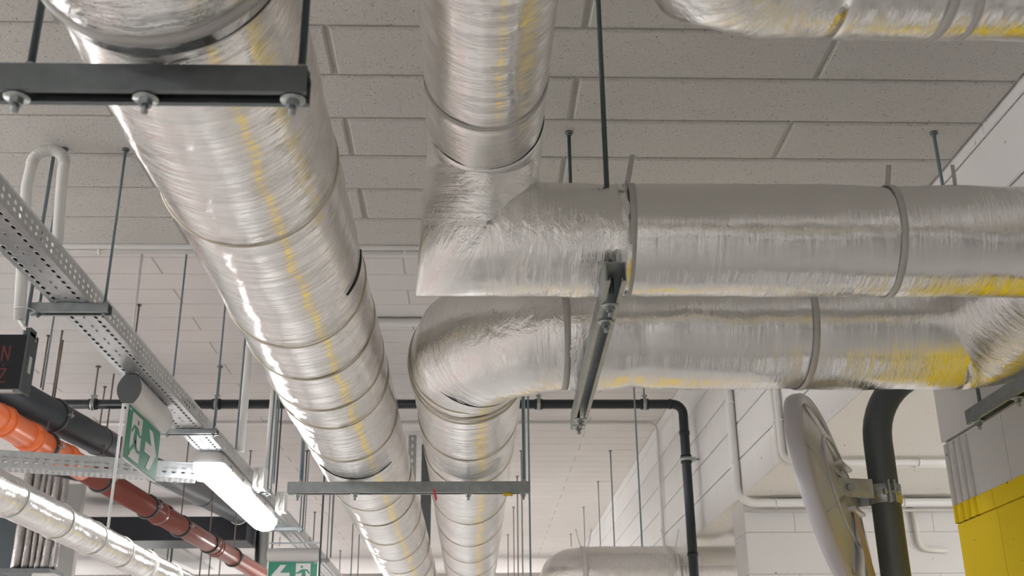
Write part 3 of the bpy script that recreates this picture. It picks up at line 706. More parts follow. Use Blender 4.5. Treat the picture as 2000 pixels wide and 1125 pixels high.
# charcoal pipe
def on_ray(x, y, Yd): return ony(x, y, Yd)
D0 = ony(90, 806, 7.03); D1 = ony(397, 968, 10.9); dd = (D1-D0).normalized(); rD = .105
DS = D0-dd*2.6; DE = D1+dd*1.55
root = thing('drain_pipe', 'thick charcoal drain pipe hanging behind the black display, above the orange one', 'pipe', DS)
link('pipe_run', tube([DS, DE], rD, 48), 'dark_pvc', root)
def at_px(a, d, px):
    best = None; lo, hi = -6, 14
    f_ = lambda s: 1000+F*((a+d*s).dot(rt))/((a+d*s).dot(fw))
    lo, hi = -2.5, 12
    for _ in range(50):
        m_ = (lo+hi)/2
        if f_(m_) < px: lo = m_
        else: hi = m_
    return a+d*lo
def ring_clamp(parent, c, d, r, lugside=1):
    link('rubber_lining', tube([c-d*.022, c+d*.022], r+.008, 48), 'rubber', parent)
    bm = bmesh.new(); torus(bm, c, d, r+.010, .006, 48, 6); o = link('steel_band', bm, 'dark_steel', parent)
    s = d.cross(Z).normalized(); e = c+s*(r+.018)
    bm = bmesh.new(); box(bm, e-Vector((.012, .02, .006)), e+Vector((.018, .02, .008))); sweep(bm, [e+Vector((.01, 0, -.02)), e+Vector((.01, 0, .03))], .005, 8); link('clamp_screw', bm, 'zinc', parent, False)
    bm = bmesh.new(); top = c+Z*(r+.01); sweep(bm, [top, Vector((top.x, top.y, HIGH))], .006, 8); link('threaded_rod', bm, 'rod_rust', parent)
cD = at_px(D0, dd, 101); t = thing('pipe_clamp', 'rubber-lined clamp around the charcoal drain pipe, right of the black display', 'clamp', cD); ring_clamp(t, cD, dd, rD)
for px in (191, 395):
    c = at_px(D0, dd, px); bm = bmesh.new(); torus(bm, c, dd, rD+.001, .004, 48, 6); link('weld_bead', bm, 'rubber', root)
bm = bmesh.new(); torus(bm, DE-dd*.05, dd, rD+.004, .006, 48, 6); link('end_ring', bm, 'rod_white', root)
# orange then red-brown pipe
O0 = ony(44, 846, 6.6); O1 = ony(437, 1078, 11.2); od = (O1-O0).normalized(); rO = .083
OS = O0-od*2.0; OE = O1+od*2.6; om = at_px(O0, od, 160)
root = thing('drain_pipe', 'orange to red-brown plastic drain pipe slanting across the lower left', 'pipe', OS)
link('orange_length', tube([OS, om], rO, 48), 'orange', root)
link('brown_length', tube([om, OE], rO, 48), 'brown', root)
for px, m_, w_ in ((5, 'orange', .010), (60, 'orange', .012), (130, 'orange', .012), (312, 'brown', .012), (421, 'brown', .012)):
    c = at_px(O0, od, px)
    link('socket', tube([c-od*.09, c-od*.085, c, c+od*.01], rO, 48, radii=[rO+.001, rO+w_*.6, rO+w_*.6, rO+.001]), m_, root)
    bm = bmesh.new(); torus(bm, c, od, rO+.006, .007, 48, 8); link('socket_ring', bm, m_, root)
for i, (px, lb) in enumerate(((88, 'clamp on the bright orange length, nearest the display'), (245, 'clamp on the brown drain pipe just right of the crossing tray'), (288, 'clamp on the brown drain pipe left of its first socket'), (352, 'clamp on the brown drain pipe, third along from the tray'), (408, 'clamp on the brown drain pipe, under the far end of the charcoal pipe'), (455, 'clamp on the brown drain pipe, farthest visible before the steel column'))):
    c = at_px(O0, od, px if px != 245 else 196); t = thing('pipe_clamp', lb, 'clamp', c); ring_clamp(t, c, od, rO)

# steel column behind the far exit sign
p = ony(512, 1060, 13.); t = link('steel_column', tube([(p.x, 13, FLOOR), (p.x, 13, HIGH)], .075, 24), 'zinc'); tag(t, 'round steel column behind the far exit sign, left of its housing', 'column')

# thin black pipe under the charcoal one
A0 = ony(215, 925, 8.5); A1 = ony(352, 1008, 11.5)
root = thing('black_tube', 'thin black tube with couplings between charcoal and orange pipes', 'pipe', A0)
link('pipe_run', tube([A0, A1], .022, 16), 'black_pipe', root)
for f_ in (.5, .62, .78): c = A0.lerp(A1, f_); link('coupling', tube([c, c+(A1-A0)*.04], .034, 16), 'black_pipe', root)
p = A0
tag(link('black_tube', tube([ony(75, 915, 8.3), ony(150, 932, 8.4), ony(255, 925, 8.6)], .03, 16), 'black_pipe'), 'black tube passing just below the crossing cable tray', 'pipe')

# black duct behind orange pipe
a = ony(140, 1013, 12.5); b = ony(480, 1055, 12.5)
tag(link('cable_duct', boxed((a.x, 12.5, b.z), (b.x, 13.1, a.z+.02), .01), 'duct_black', None, False), 'flat black duct lying across behind the brown pipe', 'duct')
# grey flat tray far
a = ony(270, 1052, 14.5); b = ony(420, 1122, 19.5)
d = (b-a).normalized(); s = d.cross(Z).normalized()*.17; bm = bmesh.new()
V_ = [bm.verts.new(q) for q in (a-s, a+s, b+s, b-s, a-s+Z*.06, a+s+Z*.06, b+s+Z*.06, b-s+Z*.06)]
for f_ in ((0,1,2,3), (7,6,5,4), (0,4,5,1), (1,5,6,2), (2,6,7,3), (3,7,4,0)): bm.faces.new([V_[i] for i in f_])
tag(link('cable_tray', bm, 'pvc_grey', None, False), 'grey flat tray far off, between the brown pipe and lower left foil pipe', 'cable tray')
# vertical foil pipes bottom left
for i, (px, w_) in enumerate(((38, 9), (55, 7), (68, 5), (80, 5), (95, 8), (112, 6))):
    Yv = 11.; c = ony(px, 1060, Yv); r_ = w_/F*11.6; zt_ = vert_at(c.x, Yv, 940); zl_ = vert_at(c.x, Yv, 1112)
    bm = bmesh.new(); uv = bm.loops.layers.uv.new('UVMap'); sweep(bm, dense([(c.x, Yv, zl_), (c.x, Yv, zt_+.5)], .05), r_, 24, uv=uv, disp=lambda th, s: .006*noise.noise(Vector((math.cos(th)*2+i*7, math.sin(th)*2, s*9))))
    tag(link('vertical_pipe', bm, 'foil_shaded'), 'vertical foil-wrapped pipe in the bottom left corner row', 'pipe', 'vertical foil pipes in the bottom left corner')
a = ony(-5, 1110, 10.8); b = ony(96, 1117, 10.8); tag(link('support_rail', boxed((a.x, 10.8, b.z), (b.x, 11.2, a.z), .004), 'dark_steel', None, False), 'dark rail carrying the row of vertical foil pipes, bottom left', 'rail')
a = ony(62, 1119, 10.2); b = ony(105, 1128, 10.2); tag(link('junction_box', boxed((a.x, 10.2, b.z-.1), (b.x, 10.4, a.z), .01), 'pvc_white', None, False), 'white box at the very bottom left, under the foil pipe row', 'box')
a = ony(5, 960, 12.); b = ony(30, 1120, 12.); tag(link('cable_duct', boxed((a.x-1.2, 12, b.z), (b.x, 12.4, a.z+.6), .01), 'led_case', None, False), 'dark blue-grey vertical duct in the lower left corner', 'duct')
a = ony(85, 930, 12.6); b = ony(120, 985, 12.6); tag(link('cable_duct', boxed((a.x, 12.6, b.z), (b.x, 12.8, a.z), .01), 'duct_black', None, False), 'small dark box high behind the lower left foil pipe', 'duct')
bm = bmesh.new(); a = ony(116, 1060, 11.5); b = ony(140, 1120, 11.5); tag(link('wall_panel', boxed((a.x, 11.5, b.z-.3), (b.x, 11.6, a.z+.6), .004), 'pvc_grey', None, False), 'pale grey panel right of the vertical foil pipes', 'panel')

# ------------------------------------------------------------------ conduits
def conduit(name, label, pts, r, m='pvc_white', clips=()):
    t = thing(name, label, 'conduit', Vector(pts[0])); link('tube', tube(pts, r, 16), m, t)
    for c, ax in clips:
        bm = bmesh.new(); torus(bm, c, ax, r+.002, .0035, 20, 6)
        c = Vector(c); e = Vector((.010, .010, .010)); box(bm, c-e*.9-Vector(ax)*0, c+e*.9); link('clip', bm, m, t)
    return t
def corner(p, q, w, r=.06, n=5):
    """points rounding the corner q between p and w"""
    p, q, w = Vector(p), Vector(q), Vector(w); a = q+(p-q).normalized()*r; b = q+(w-q).normalized()*r
    c = a+(b-q); return arc(c, a, b, n)
# along the step edge
zc1 = vert_at(0, 3.99, 493)
conduit('conduit', 'white conduit along the edge where the ceiling steps up', [(-7, 3.99, zc1), (1.58, 3.99, zc1)], .0125,
        clips=[((ony(195, 490, 3.99).x, 3.99, zc1), X), ((ony(791, 493, 3.99).x, 3.99, zc1), X)])
zc2 = LOW-.004
bm = boxed((-7, 3.957, LOW-.012), (1.6, 3.972, LOW+.02), .002); struct('trim_step_edge', bm, 'pvc_white')
# conduit 1 : ceiling -> wall -> soffit
yc1 = 6.53; pts = [(-.9, 6.67, HIGH-.02), (1.2, 6.67, HIGH-.02), (1.575, yc1, HIGH-.02)]
p0 = (1.572, yc1, HIGH-.03); p1 = (1.572, yc1, ZB-.045); p2 = (5.5, yc1, ZB-.045)
conduit('conduit', 'thick white conduit down the right wall then along the beam bottom', [(-.9, 6.67, HIGH-.03), (1.45, 6.67, HIGH-.03)] + [p0] + corner(p0, p1, p2, .10, 8) + [p2], .026, 'pvc_white',
        clips=[((1.572, yc1, vert_at(1.572, yc1, 787)), Z), ((1.572, yc1, vert_at(1.572, yc1, 906)), Z), ((ony(1515, 980, yc1).x, yc1, ZB-.045), X), ((ony(1765, 978, yc1).x, yc1, ZB-.045), X)])
q1 = (1.59, yc1+.01, ZB-.09); conduit('conduit', 'thin cream conduit just below the thick one on the far column', [(1.66, yc1+.03, ZB-.085), (5.5, yc1+.03, ZB-.085)], .010, 'pvc_cream')
# conduit 2 : nearer pair
yc2 = 5.52
for k, (dy, rr_, m_, lb) in enumerate(((0, .017, 'pvc_white', 'white conduit left of the mirror, turning right under the beam, nearer of a pair'), (.07, .014, 'pvc_cream', 'thinner conduit left of the mirror, farther of a pair'))):
    zz_ = ZB-.03; p0 = (1.578, yc2+dy, HIGH-.1); p1 = (1.578, yc2+dy, zz_); p2 = (5.5, yc2+dy*.8, zz_)
    conduit('conduit', lb, [p0] + corner(p0, p1, p2, .07, 8) + [p2], rr_, m_, clips=[((1.578, yc2+dy, vert_at(1.578, yc2+dy, 820+8*k)), Z), ((ony(1795, 905, yc2).x, yc2+dy*.8, zz_), X)])
# conduit 3 : far
yc3 = 9.25
p0 = (-4.5, yc3, HIGH-.02); p1 = (1.575, yc3, HIGH-.02); p2 = (1.575, yc3, 1.15)
conduit('conduit', 'thin white conduit on the far ceiling, turning down the right wall', [p0] + corner(p0, p1, p2, .06, 6) + [p2], .0145, 'pvc_white',
        clips=[((ony(1257, 823, yc3).x, yc3, HIGH-.02), X), ((1.575, yc3, vert_at(1.575, yc3, 858)), Z), ((1.575, yc3, vert_at(1.575, yc3, 1045)), Z)])
# small conduit on far column
Yc = 6.58; a = ony(1780, 985, Yc); b = ony(1797, 1072, Yc); c = ony(1850, 1076, Yc)
conduit('conduit', 'small cream conduit curving on the far column right of the grey pole', [a] + corner(a, b, c, .05, 6) + [c], .014, 'pvc_cream', clips=[(a.lerp(b, .5), Z)])
# white vertical conduits to the tray
for (bx, by, yv, lb) in ((470, 882, 5.26, 'white vertical conduit dropping to the cable tray, left one'), (521, 950, 6.0, 'white vertical conduit dropping to the cable tray beside the junction boxes')):
    p = onx(bx, by, -1.13); zz_ = p.z
    conduit('conduit', lb, [(p.x, p.y, zz_), (p.x, p.y, HIGH-.01)], .019)
    q = (p.x+.03*(1 if bx > 500 else -1), p.y+.03)
    bm = bmesh.new(); sweep(bm, [(q[0], q[1], zz_+.02), (q[0], q[1], HIGH)], .0055, 10); tag(link('threaded_rod', bm, 'rod'), 'steel rod alongside the '+('right' if bx > 500 else 'left')+' white vertical conduit', 'rod')

# flexible conduit loop and display
xa = onz(140, 292, LOW).x; ya = 3.14
a1 = ony(108, 470, ya); top2 = onz(135, 300, LOW-.05)
P = []
zt_ = LOW-.03
pR = ony(128, 300, ya); pL = ony(68, 300, ya)
zR = pR.z; legR = ony(112, 470, ya); legL = ony(38, 625, ya)
base = [Vector((legR.x-.004, ya, vert_at(legR.x, ya, 535))), Vector((legR.x, ya, legR.z)), Vector((pR.x, ya, pR.z-.06))]
loop = corner(base[-1], (pR.x+.004, ya, pR.z+.015), (pL.x, ya, pL.z+.01), .05, 5) + corner((pR.x, ya, pR.z+.015), (pL.x-.002, ya, pL.z+.008), (pL.x-.02, ya, pL.z-.4), .05, 5)
ptsC = base + loop + [Vector((pL.x-.008, ya, pL.z-.12)), Vector((legL.x, ya, legL.z))]
cd = thing('conduit', 'grey-white conduit looping up to the ceiling at left, then down to the black display', 'conduit', legL)
link('tube', tube(ptsC, .017, 20), 'pvc_white', cd)
bm = bmesh.new()
for i in range(3, len(ptsC)-2):
    for f_ in (0, .25, .5, .75):
        c = ptsC[i].lerp(ptsC[i+1], f_)
        if (ptsC[i+1]-ptsC[i]).length < .05: torus(bm, c, ptsC[i+1]-ptsC[i], .0175, .0015, 20, 5)
link('corrugation', bm, 'pvc_white', cd)
for f_ in (.35, .93):
    c = ptsC[-2].lerp(ptsC[-1], f_); bm = bmesh.new(); torus(bm, c+X*.012, Z, .028, .0014, 24, 5); link('cable_tie', bm, 'wire_white', cd)
xr1 = ony(62, 560, ya+.03).x
dp = thing('display_sign', 'black electronic display with dark red letters at the left edge', 'sign', ony(30, 700, ya))
dr = ony(44, 655, ya-.02); db = ony(30, 760, ya-.02)
zt1 = ony(30, 652, ya-.05).z; zb1 = vert_at(dr.x, ya-.05, 758); xR = ony(46, 700, ya-.05).x
yFace = ya-.05
link('case', boxed((xR-.5, yFace+.004, zb1), (xR, yFace+.06, zt1), .002), 'led_black', dp, False)
bm = bmesh.new(); box(bm, (xR, yFace+.0, zb1-.006), (xR+.006, yFace+.07, zt1+.01)); box(bm, (xR-.01, yFace+.008, zt1), (xR+.006, yFace+.05, zt1+.022)); link('end_bracket', bm, 'led_case', dp, False)
link('bottom_edge', boxed((xR-.5, yFace+.002, zb1-.008), (xR-.018, yFace+.02, zb1-.004)), 'alu', dp, False)
link('sticker', boxed((xR+.006, yFace+.025, zb1+.055), (xR+.0068, yFace+.045, zb1+.105)), 'label', dp, False)
def glyph(kind, px0, px1, py0, py1):
    a = ony(px0, py1, yFace); b = ony(px1, py0, yFace); w = b.x-a.x; h = b.z-a.z; t = w*.24; bm = bmesh.new(); o_ = Vector((a.x, yFace+.004, a.z))
    if kind == 'N': polys = [[(0, 0), (t, 0), (t, h), (0, h)], [(w-t, 0), (w, 0), (w, h), (w-t, h)], [(t, h), (t, h*.68), (w-t, 0), (w-t, h*.32)]]
    else: polys = [[(0, h-t), (w, h-t), (w, h), (0, h)], [(0, 0), (w, 0), (w, t), (0, t)], [(0, t), (t*1.3, t), (w, h-t), (w-t*1.3, h-t)], [(w*.42, h+t*1.0), (w*.62, h+t*1.0), (w*.62, h+t*1.9), (w*.42, h+t*1.9)]]
    for q in polys: prism(bm, q, o_, X, Z, -Y, .001)
    bmesh.ops.recalc_face_normals(bm, faces=bm.faces[:]); link('letter', bm, 'led_red', dp, False)
glyph('N', 0, 22, 674, 704); glyph('Z', -8, 13, 718, 747)
link('power_cord', tube([Vector((legL.x, ya, legL.z)), ony(48, 640, ya), ony(62, 648, ya), ony(68, 658, ya), ony(64, 668, ya), Vector((xR+.006, ya-.0, ony(48, 668, ya).z))], .006, 10), 'pvc_white', cd)
rodd = bmesh.new(); xx = ony(50, 640, ya+.03).x; sweep(rodd, [(xx, ya+.03, zt1), (xx, ya+.03, LOW-.001)], .0055, 12); link('threaded_rod', rodd, 'rod', dp)

# ------------------------------------------------------------------ exit signs
def exit_sign(label, c, u, W, H, man_left, hh=.085, hw=.055):
    """c = top centre of the plate; u = direction across the plate as read; n = reading side"""
    u = Vector(u).normalized(); n = u.cross(Z); c = Vector(c)
    t = thing('exit_sign', label, 'sign', c)
    bm = bmesh.new(); o_ = c-u*W/2-Z*H-n*.004; prism(bm, [(0, 0), (W, 0), (W, H), (0, H)], o_, u, Z, n, .008); plate = link('plate', bm, 'alu', t, False)
    e = .004
    bm = bmesh.new(); prism(bm, [(e, e), (W-e, e), (W-e, H-e*.5), (e, H-e*.5)], c-u*W/2-Z*H+n*.004, u, Z, n, .0008); link('green_face', bm, 'green', plate, False)
    O_ = c-u*W/2-Z*H+n*.0048
    s = H; ww = bmesh.new()
    dx = W*.56 if not man_left else W*.12; dw = .29*W; dh0 = H*.08; dh1 = H*.93
    if man_left: dx = W*.13
    prism(ww, [(dx, dh0), (dx+dw, dh0), (dx+dw, dh1), (dx, dh1)], O_, u, Z, n, .0006)
    # arrow
    ax = W*.08 if not man_left else W*.92; sg = 1 if not man_left else -1
    A = [(0, .5), (.46, .88), (.78, .88), (.46, .60), (.98, .60), (.98, .40), (.46, .40), (.78, .12), (.46, .12)]
    aw = W*.37; pts_ = [(ax+sg*x*aw, H*y) for x, y in A]
    if sg < 0: pts_ = pts_[::-1]
    prism(ww, pts_, O_, u, Z, n, .0006); bmesh.ops.recalc_face_normals(ww, faces=ww.faces[:])
    link('white_symbols', ww, 'sign_white', plate, False)
    # running figure: drawn in door units, x to the running direction (flip for man_left)
    g = bmesh.new(); fx = (lambda x: dx+dw*x) if not man_left else (lambda x: dx+dw*(1-x))
    def poly(P_):
        q = [(fx(x), dh0+(dh1-dh0)*y) for x, y in P_]
        if man_left: q = q[::-1]
        prism(g, q, O_+n*.0006, u, Z, n, .0005)
    poly([(.40+.085*math.cos(a*PI/8), .855+.055*math.sin(a*PI/8)) for a in range(16)])
    poly([(.30, .72), (.44, .755), (.78, .755), (.98, .60), (.90, .55), (.74, .68), (.66, .68), (.72, .45), (.40, .42), (.42, .62), (.24, .57), (-.02, .575), (-.02, .625), (.16, .635)])
    poly([(.40, .44), (.72, .46), (.70, .36), (.98, .18), (1.02, .06), (.93, .04), (.86, .14), (.52, .30)])
    poly([(.40, .44), (.60, .44), (.52, .26), (.24, .20), (-.05, .22), (-.05, .28), (.22, .285), (.36, .34)])
    bmesh.ops.recalc_face_normals(g, faces=g.faces[:]); link('running_figure', g, 'green', plate, False)
    b_ = bmesh.new(); bx = W-.085*W if not man_left else .03*W
    for k in range(5): prism(b_, [(bx+k*.012*W, H*.925), (bx+k*.012*W+.009*W, H*.925), (bx+k*.012*W+.009*W, H*.955), (bx+k*.012*W, H*.955)], O_, u, Z, n, .0004)
    link('small_print', b_, 'sign_white', plate, False)
    # lens-shaped housing
    prof = []
    for k in range(13): a = -1+2*k/12; prof.append((hw*.52*(1-.55*a*a)*1., hh*.5*a))
    prof = prof + [(-x, z) for x, z in prof[::-1]]
    hc = c+Z*(hh*.5); bm = bmesh.new(); A = [bm.verts.new(hc-u*(W/2+.006)+n*x+Z*z) for x, z in prof]; B = [bm.verts.new(hc+u*(W/2+.006)+n*x+Z*z) for x, z in prof]
    m_ = len(prof)
    for i in range(m_): j = (i+1) % m_; bm.faces.new((A[i], A[j], B[j], B[i]))
    bmesh.ops.recalc_face_normals(bm, faces=bm.faces[:]); hs = link('housing', bm, 'housing', t)
    for sd in (-1, 1):
        bm = bmesh.new(); prism(bm, prof, hc+u*sd*(W/2+.006), n, Z, u*sd, .002); bmesh.ops.recalc_face_normals(bm, faces=bm.faces[:]); link('end_cap', bm, 'cap', hs, False)
    return t
pt0 = onx(250, 789, -1.25); pt1 = onx(312, 846, -1.25); pc = (pt0+pt1)/2
zp = (pt0.z+pt1.z)/2; Hs = zp-vert_at(-1.25, pt0.y, 893)
exit_sign('green running-man exit sign with right arrow, seen at a slant under the tray', (-1.25, pc.y, zp), (0, 1, 0), pt1.y-pt0.y, Hs, True, hh=ZT0-.004-zp, hw=.085)
Y2 = 7.6; a = ony(524, 1097, Y2); b = ony(622, 1097, Y2)
e2 = exit_sign('green exit sign with left arrow and running man, facing the camera at the bottom', ((a.x+b.x)/2, Y2, a.z), (1, 0, 0), b.x-a.x, (b.x-a.x)*.55, False, hh=.085, hw=.10)
for dx in (-.1, .1):
    bm = bmesh.new(); sweep(bm, [((a.x+b.x)/2+dx, Y2, a.z+.1), ((a.x+b.x)/2+dx, Y2, ZT0)], .003, 8); link('suspension_wire', bm, 'zinc', e2)
link('mounting_bar', boxed((a.x-.0, Y2-.01, a.z+.118), (b.x-.0, Y2+.01, a.z+.126)), 'galv', e2, False)

# ------------------------------------------------------------------ luminaires
def luminaire(label, x, y0, z, Ln=1.55, w=.15, lamp='lamp', hang=None, detail=True, axis='y', group=None):
    t = thing('tube_luminaire', label, 'lamp', (x, y0+Ln/2, z), group)
    def body(prof, e0, e1, taper, m, nm):
        bm = bmesh.new(); R = []
        for (yy_, sc) in ((y0+e0, taper), (y0+e0+.03, 1), (y0+Ln-e1-.03, 1), (y0+Ln-e1, taper)): R.append([bm.verts.new((x+a*sc, yy_, z+b)) for a, b in prof])
        n = len(prof)
        for i in range(3):
            for j in range(n): k = (j+1) % n; bm.faces.new((R[i][j], R[i][k], R[i+1][k], R[i+1][j]))
        bm.faces.new(R[0][::-1]); bm.faces.new(R[3]); bmesh.ops.recalc_face_normals(bm, faces=bm.faces[:]); return link(nm, bm, m, t)
    h = w/2
    hs = body([(-h, .045), (-h*.92, .075), (-h*.5, .092), (h*.5, .092), (h*.92, .075), (h, .045), (h, .035), (-h, .035)], 0, 0, .88, 'housing', 'housing')
    body([(-h*.97, .034), (h*.97, .034), (h*.95, .012), (h*.72, -.018), (h*.3, -.028), (-h*.3, -.028), (-h*.72, -.018), (-h*.95, .012)], .004, .004, .86, lamp, 'diffuser')
    if detail:
        for k in range(5):
            for sd in (-1, 1):
                bm = bmesh.new(); box(bm, (x+sd*h-.004, y0+.15+k*.31, z+.020), (x+sd*h+.006, y0+.172+k*.31, z+.055)); link('clip', bm, 'zinc', hs, False)
    if hang:
        for yy_ in (y0+.3, y0+Ln-.3):
            link('suspension_rod', tube([(x, yy_, z+.088), (x, yy_, hang)], .004, 8), 'rod', t)
    else:
        for yy_ in (y0+.25, y0+Ln-.25): link('mounting_clip', boxed((x-.012, yy_, z+.088), (x+.012, yy_+.03, ZT0-.001)), 'galv', t, False)
    return t
luminaire('lit white tube luminaire fixed under the long cable tray', -1.235, 5.10, 1.122, lamp='lamp_near')
gl = 'added tube luminaires out of view'
for x_, y_, z_ in ((-1.235, -3.9, 1.12), (-1.235, 12, 1.12), (-1.235, 16.5, 1.12)):  # out-of-view lamps added along the tray to brighten the hall
    luminaire('unseen tube luminaire added under the long cable tray for fill light', x_, y_, z_, lamp='lamp_far' if y_ > 8 else 'lamp', detail=False, group='unseen tube luminaires added along the tray')
for x_, y_, z_ in ((-5.5, -3, 1.3), (-3.6, 1.6, 1.35), (-5.5, 6, 1.3), (-6.8, 9.6, 1.3), (-5.5, 18, 1.5), (4.2, 3.6, .95), (4.2, 9.5, .95), (-.5, 19., 1.8), (-3, 21, 1.8)):  # unseen lamps added as fill; near left one follows a pipe highlight
    luminaire('unseen tube luminaire added over the parking bays for fill light', x_, y_, z_, lamp='lamp_far' if y_ > 8 else 'lamp', detail=False, group='unseen tube luminaires added over the parking bays', hang=(ZB if x_ > 2 else (LOW if y_ < 3 else HIGH)))

# junction boxes
for (px0, px1, py0, py1, lb) in ((494, 516, 912, 952, 'white junction box on the side of the cable tray, upper one'), (538, 556, 960, 997, 'white junction box on the side of the cable tray, lower one')):
    a = onx(px0, (py0+py1)/2, XB+.03); yy_ = a.y; zt_ = vert_at(XB+.04, yy_, py0); zb_2 = vert_at(XB+.04, yy_, py1); xx1 = ony(px1, (py0+py1)/2, yy_).x; xx0 = ony(px0, (py0+py1)/2, yy_).x
    t = thing('junction_box', lb, 'box', ((xx0+xx1)/2, yy_, zb_2))
    link('box_body', boxed((xx0, yy_, zb_2), (xx1-.012, yy_+.10, zt_), .003), 'pvc_white', t, False)
    link('lid', boxed((xx1-.011, yy_-.002, zb_2-.003), (xx1, yy_+.102, zt_+.003), .003), 'pvc_white', t, False)
    link('cable', tube([(xx0+.02, yy_-.012, zt_-.01), (xx0+.026, yy_-.018, (zt_+zb_2)/2), (xx0+.015, yy_-.01, zb_2+.02), (xx0+.03, yy_, zb_2-.015)], .006, 8), 'pvc_cream', t)
    link('gland', tube([(xx0+.03, yy_+.03, zb_2-.02), (xx0+.03, yy_+.03, zb_2)], .008, 10), 'pvc_white', t)

# ------------------------------------------------------------------ mirror and pole
xp, yp = ony(1733, 1000, 3.3).x, 3.3; rp = .0435
zk = vert_at(xp, yp, 850)
top = [Vector((xp, yp, FLOOR)), Vector((xp, yp, zk-.02))]
RB = .235; cc = Vector((xp+RB, yp, zk-.02)); ar = arc(cc, (xp, yp, zk-.02), (xp+RB, yp, zk-.02+RB), 12)
pl = thing('mirror_pole', 'grey steel pole at right, bending toward the yellow-painted wall', 'pole', (xp, yp, FLOOR))
link('pole_tube', tube(top + ar[1:] + [Vector((1.6, yp, ar[-1].z))], rp, 40), 'pole', pl)
link('base_plate', boxed((xp-.09, yp-.09, FLOOR), (xp+.09, yp+.09, FLOOR+.01), .003), 'pole', pl, False)
mc = ony(1626, 965, 3.28)
zc0 = vert_at(xp, yp, 962)
nv = Vector((-.87, .49, -.17)).normalized()        # reflecting side
mr = thing('traffic_mirror', 'round convex traffic mirror seen from behind, clamped to the grey pole', 'mirror', mc)
ux = nv.cross(Z).normalized(); uy = ux.cross(nv).normalized(); Rm = .315
def lathe_n(prof, nm, m, seg=72):
    bm = bmesh.new(); R = []
    for (r_, h_) in prof: R.append([bm.verts.new(mc+(ux*math.cos(2*PI*k/seg)+uy*math.sin(2*PI*k/seg))*max(r_, .0005)+nv*h_) for k in range(seg)])
    for i in range(len(prof)-1):
        for k in range(seg): j = (k+1) % seg; bm.faces.new((R[i][k], R[i][j], R[i+1][j], R[i+1][k]))
    bm.faces.new(R[0][::-1]); bm.faces.new(R[-1])
    bmesh.ops.recalc_face_normals(bm, faces=bm.faces[:]); return link(nm, bm, m, mr)
lathe_n([(Rm-.035, .002), (Rm-.03, -.012), (Rm-.012, -.018), (Rm, -.006), (Rm+.004, .016), (Rm, .032), (Rm-.02, .036)], 'rim', 'mirror_rim')
lathe_n([(.0, -.052), (.05, -.052), (.06, -.046), (.11, -.040), (.2, -.028), (Rm-.05, -.010), (Rm-.03, -.004)], 'back_shell', 'mirror_back')
lathe_n([(.0, .065), (.1, .06), (.2, .047), (Rm-.03, .034), (Rm-.018, .028)], 'mirror_face', 'mirror_face')
bm = bmesh.new()
for k in range(8):
    an = PI/8+k*PI/4; dv = ux*math.cos(an)+uy*math.sin(an); sv = dv.cross(nv)
    o_ = mc-nv*.01
    prism(bm, [(.06, -.045), (Rm-.04, -.004), (Rm-.04, .0), (.06, .0)], o_-sv*.004, dv, nv, sv, .008)
for r_ in (.06, .17):
    torus(bm, mc-nv*(.046 if r_ < .1 else .034), nv, r_, .006, 60, 6)
bmesh.ops.recalc_face_normals(bm, faces=bm.faces[:]); link('rib', bm, 'mirror_back', mr)
for sg in (-1, 1):
    bm = bmesh.new(); prism(bm, [(-.07, -.006), (.07, -.006), (.075, .006), (-.075, .006)], mc+uy*(.07*sg)-nv*.066, ux, uy, nv, .04); bmesh.ops.recalc_face_normals(bm, faces=bm.faces[:]); bmesh.ops.bevel(bm, geom=bm.edges[:], offset=.003, segments=2, profile=.5, affect='EDGES'); link('clamp_rib', bm, 'mirror_back', mr)
bm = bmesh.new(); prism(bm, [(-.10, -.21), (.01, -.20), (.03, -.02), (-.04, -.0)], mc-nv*.050-uy*.06, ux, uy, -nv, .0012); link('sticker', bm, 'tan', mr, False)
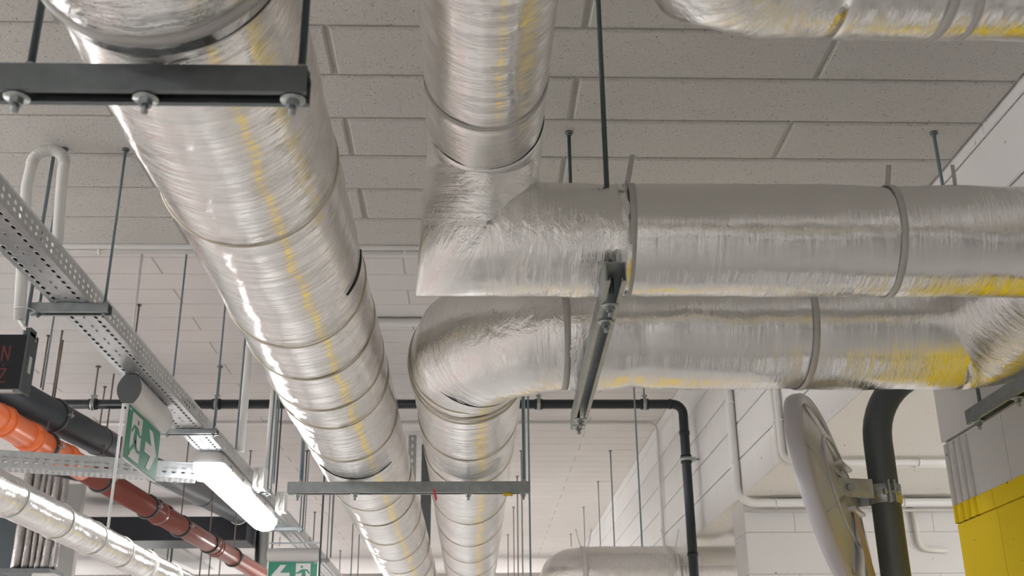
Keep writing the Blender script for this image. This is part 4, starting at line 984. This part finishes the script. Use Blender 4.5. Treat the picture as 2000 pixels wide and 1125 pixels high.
# bracket arm
arm = bmesh.new(); zc0 = mc.z+.0
e0 = Vector((xp-.155, yp-.05, zc0+.0)); pb = [(-.180, -.125), (-.070, -.100), (-.048, -.02), (-.03, -.012)]
def flat(bm, pts_, z0, z1, t):
    for i in range(len(pts_)-1):
        a, b = Vector((xp+pts_[i][0], yp+pts_[i][1], 0)), Vector((xp+pts_[i+1][0], yp+pts_[i+1][1], 0)); d = (b-a).normalized(); n_ = Vector((-d.y, d.x, 0))*t
        V_ = [bm.verts.new(v) for v in (a+Z*z0, b+Z*z0, b+Z*z1, a+Z*z1, a+n_+Z*z0, b+n_+Z*z0, b+n_+Z*z1, a+n_+Z*z1)]
        for f_ in ((0,1,2,3), (7,6,5,4), (0,4,5,1), (1,5,6,2), (2,6,7,3), (3,7,4,0)): bm.faces.new([V_[k] for k in f_])
flat(arm, pb, zc0-.028, zc0+.028, .004)
flat(arm, [(-.155, .02), (-.065, .035), (-.03, .02)], zc0-.028, zc0+.028, .004)
bmesh.ops.recalc_face_normals(arm, faces=arm.faces[:]); link('bracket_arm', arm, 'galv_light', mr, False)
link('pole_band', tube([(xp, yp, zc0-.028), (xp, yp, zc0+.028)], rp+.005, 32), 'galv_light', mr)
bm = bmesh.new()
for dx in (-.010, .008): box(bm, (xp+dx-.002, yp-rp-.026, zc0-.034), (xp+dx+.002, yp-rp-.002, zc0+.034))
link('band_lug', bm, 'galv_light', mr, False)
bm = bmesh.new(); sweep(bm, [(xp-.026, yp-rp-.015, zc0), (xp+.026, yp-rp-.015, zc0)], .005, 10); prism(bm, hexpts(.010), Vector((xp+.014, yp-rp-.015, zc0)), Y, Z, X, .008); prism(bm, hexpts(.010), Vector((xp-.024, yp-rp-.015, zc0)), Y, Z, X, .008)
prism(bm, hexpts(.012), Vector((xp-.145, yp-.130, zc0)), X, Z, Y, .009)
bmesh.ops.recalc_face_normals(bm, faces=bm.faces[:]); link('bolt', bm, 'zinc', mr, False)

# ------------------------------------------------------------------ render look
w = bpy.data.worlds.new('world'); S.world = w; w.use_nodes = True
w.node_tree.nodes['Background'].inputs[0].default_value = (.8, .8, .8, 1); w.node_tree.nodes['Background'].inputs[1].default_value = .02
S.view_settings.view_transform = 'Standard'; S.view_settings.look = 'None'; S.view_settings.gamma = 1
S.view_settings.exposure = 2.15
S.cycles.use_denoising = True
S.cycles.max_bounces = 6; S.cycles.diffuse_bounces = 4; S.cycles.use_adaptive_sampling = True; S.cycles.adaptive_threshold = .02; S.cycles.glossy_bounces = 4; S.cycles.sample_clamp_indirect = 4
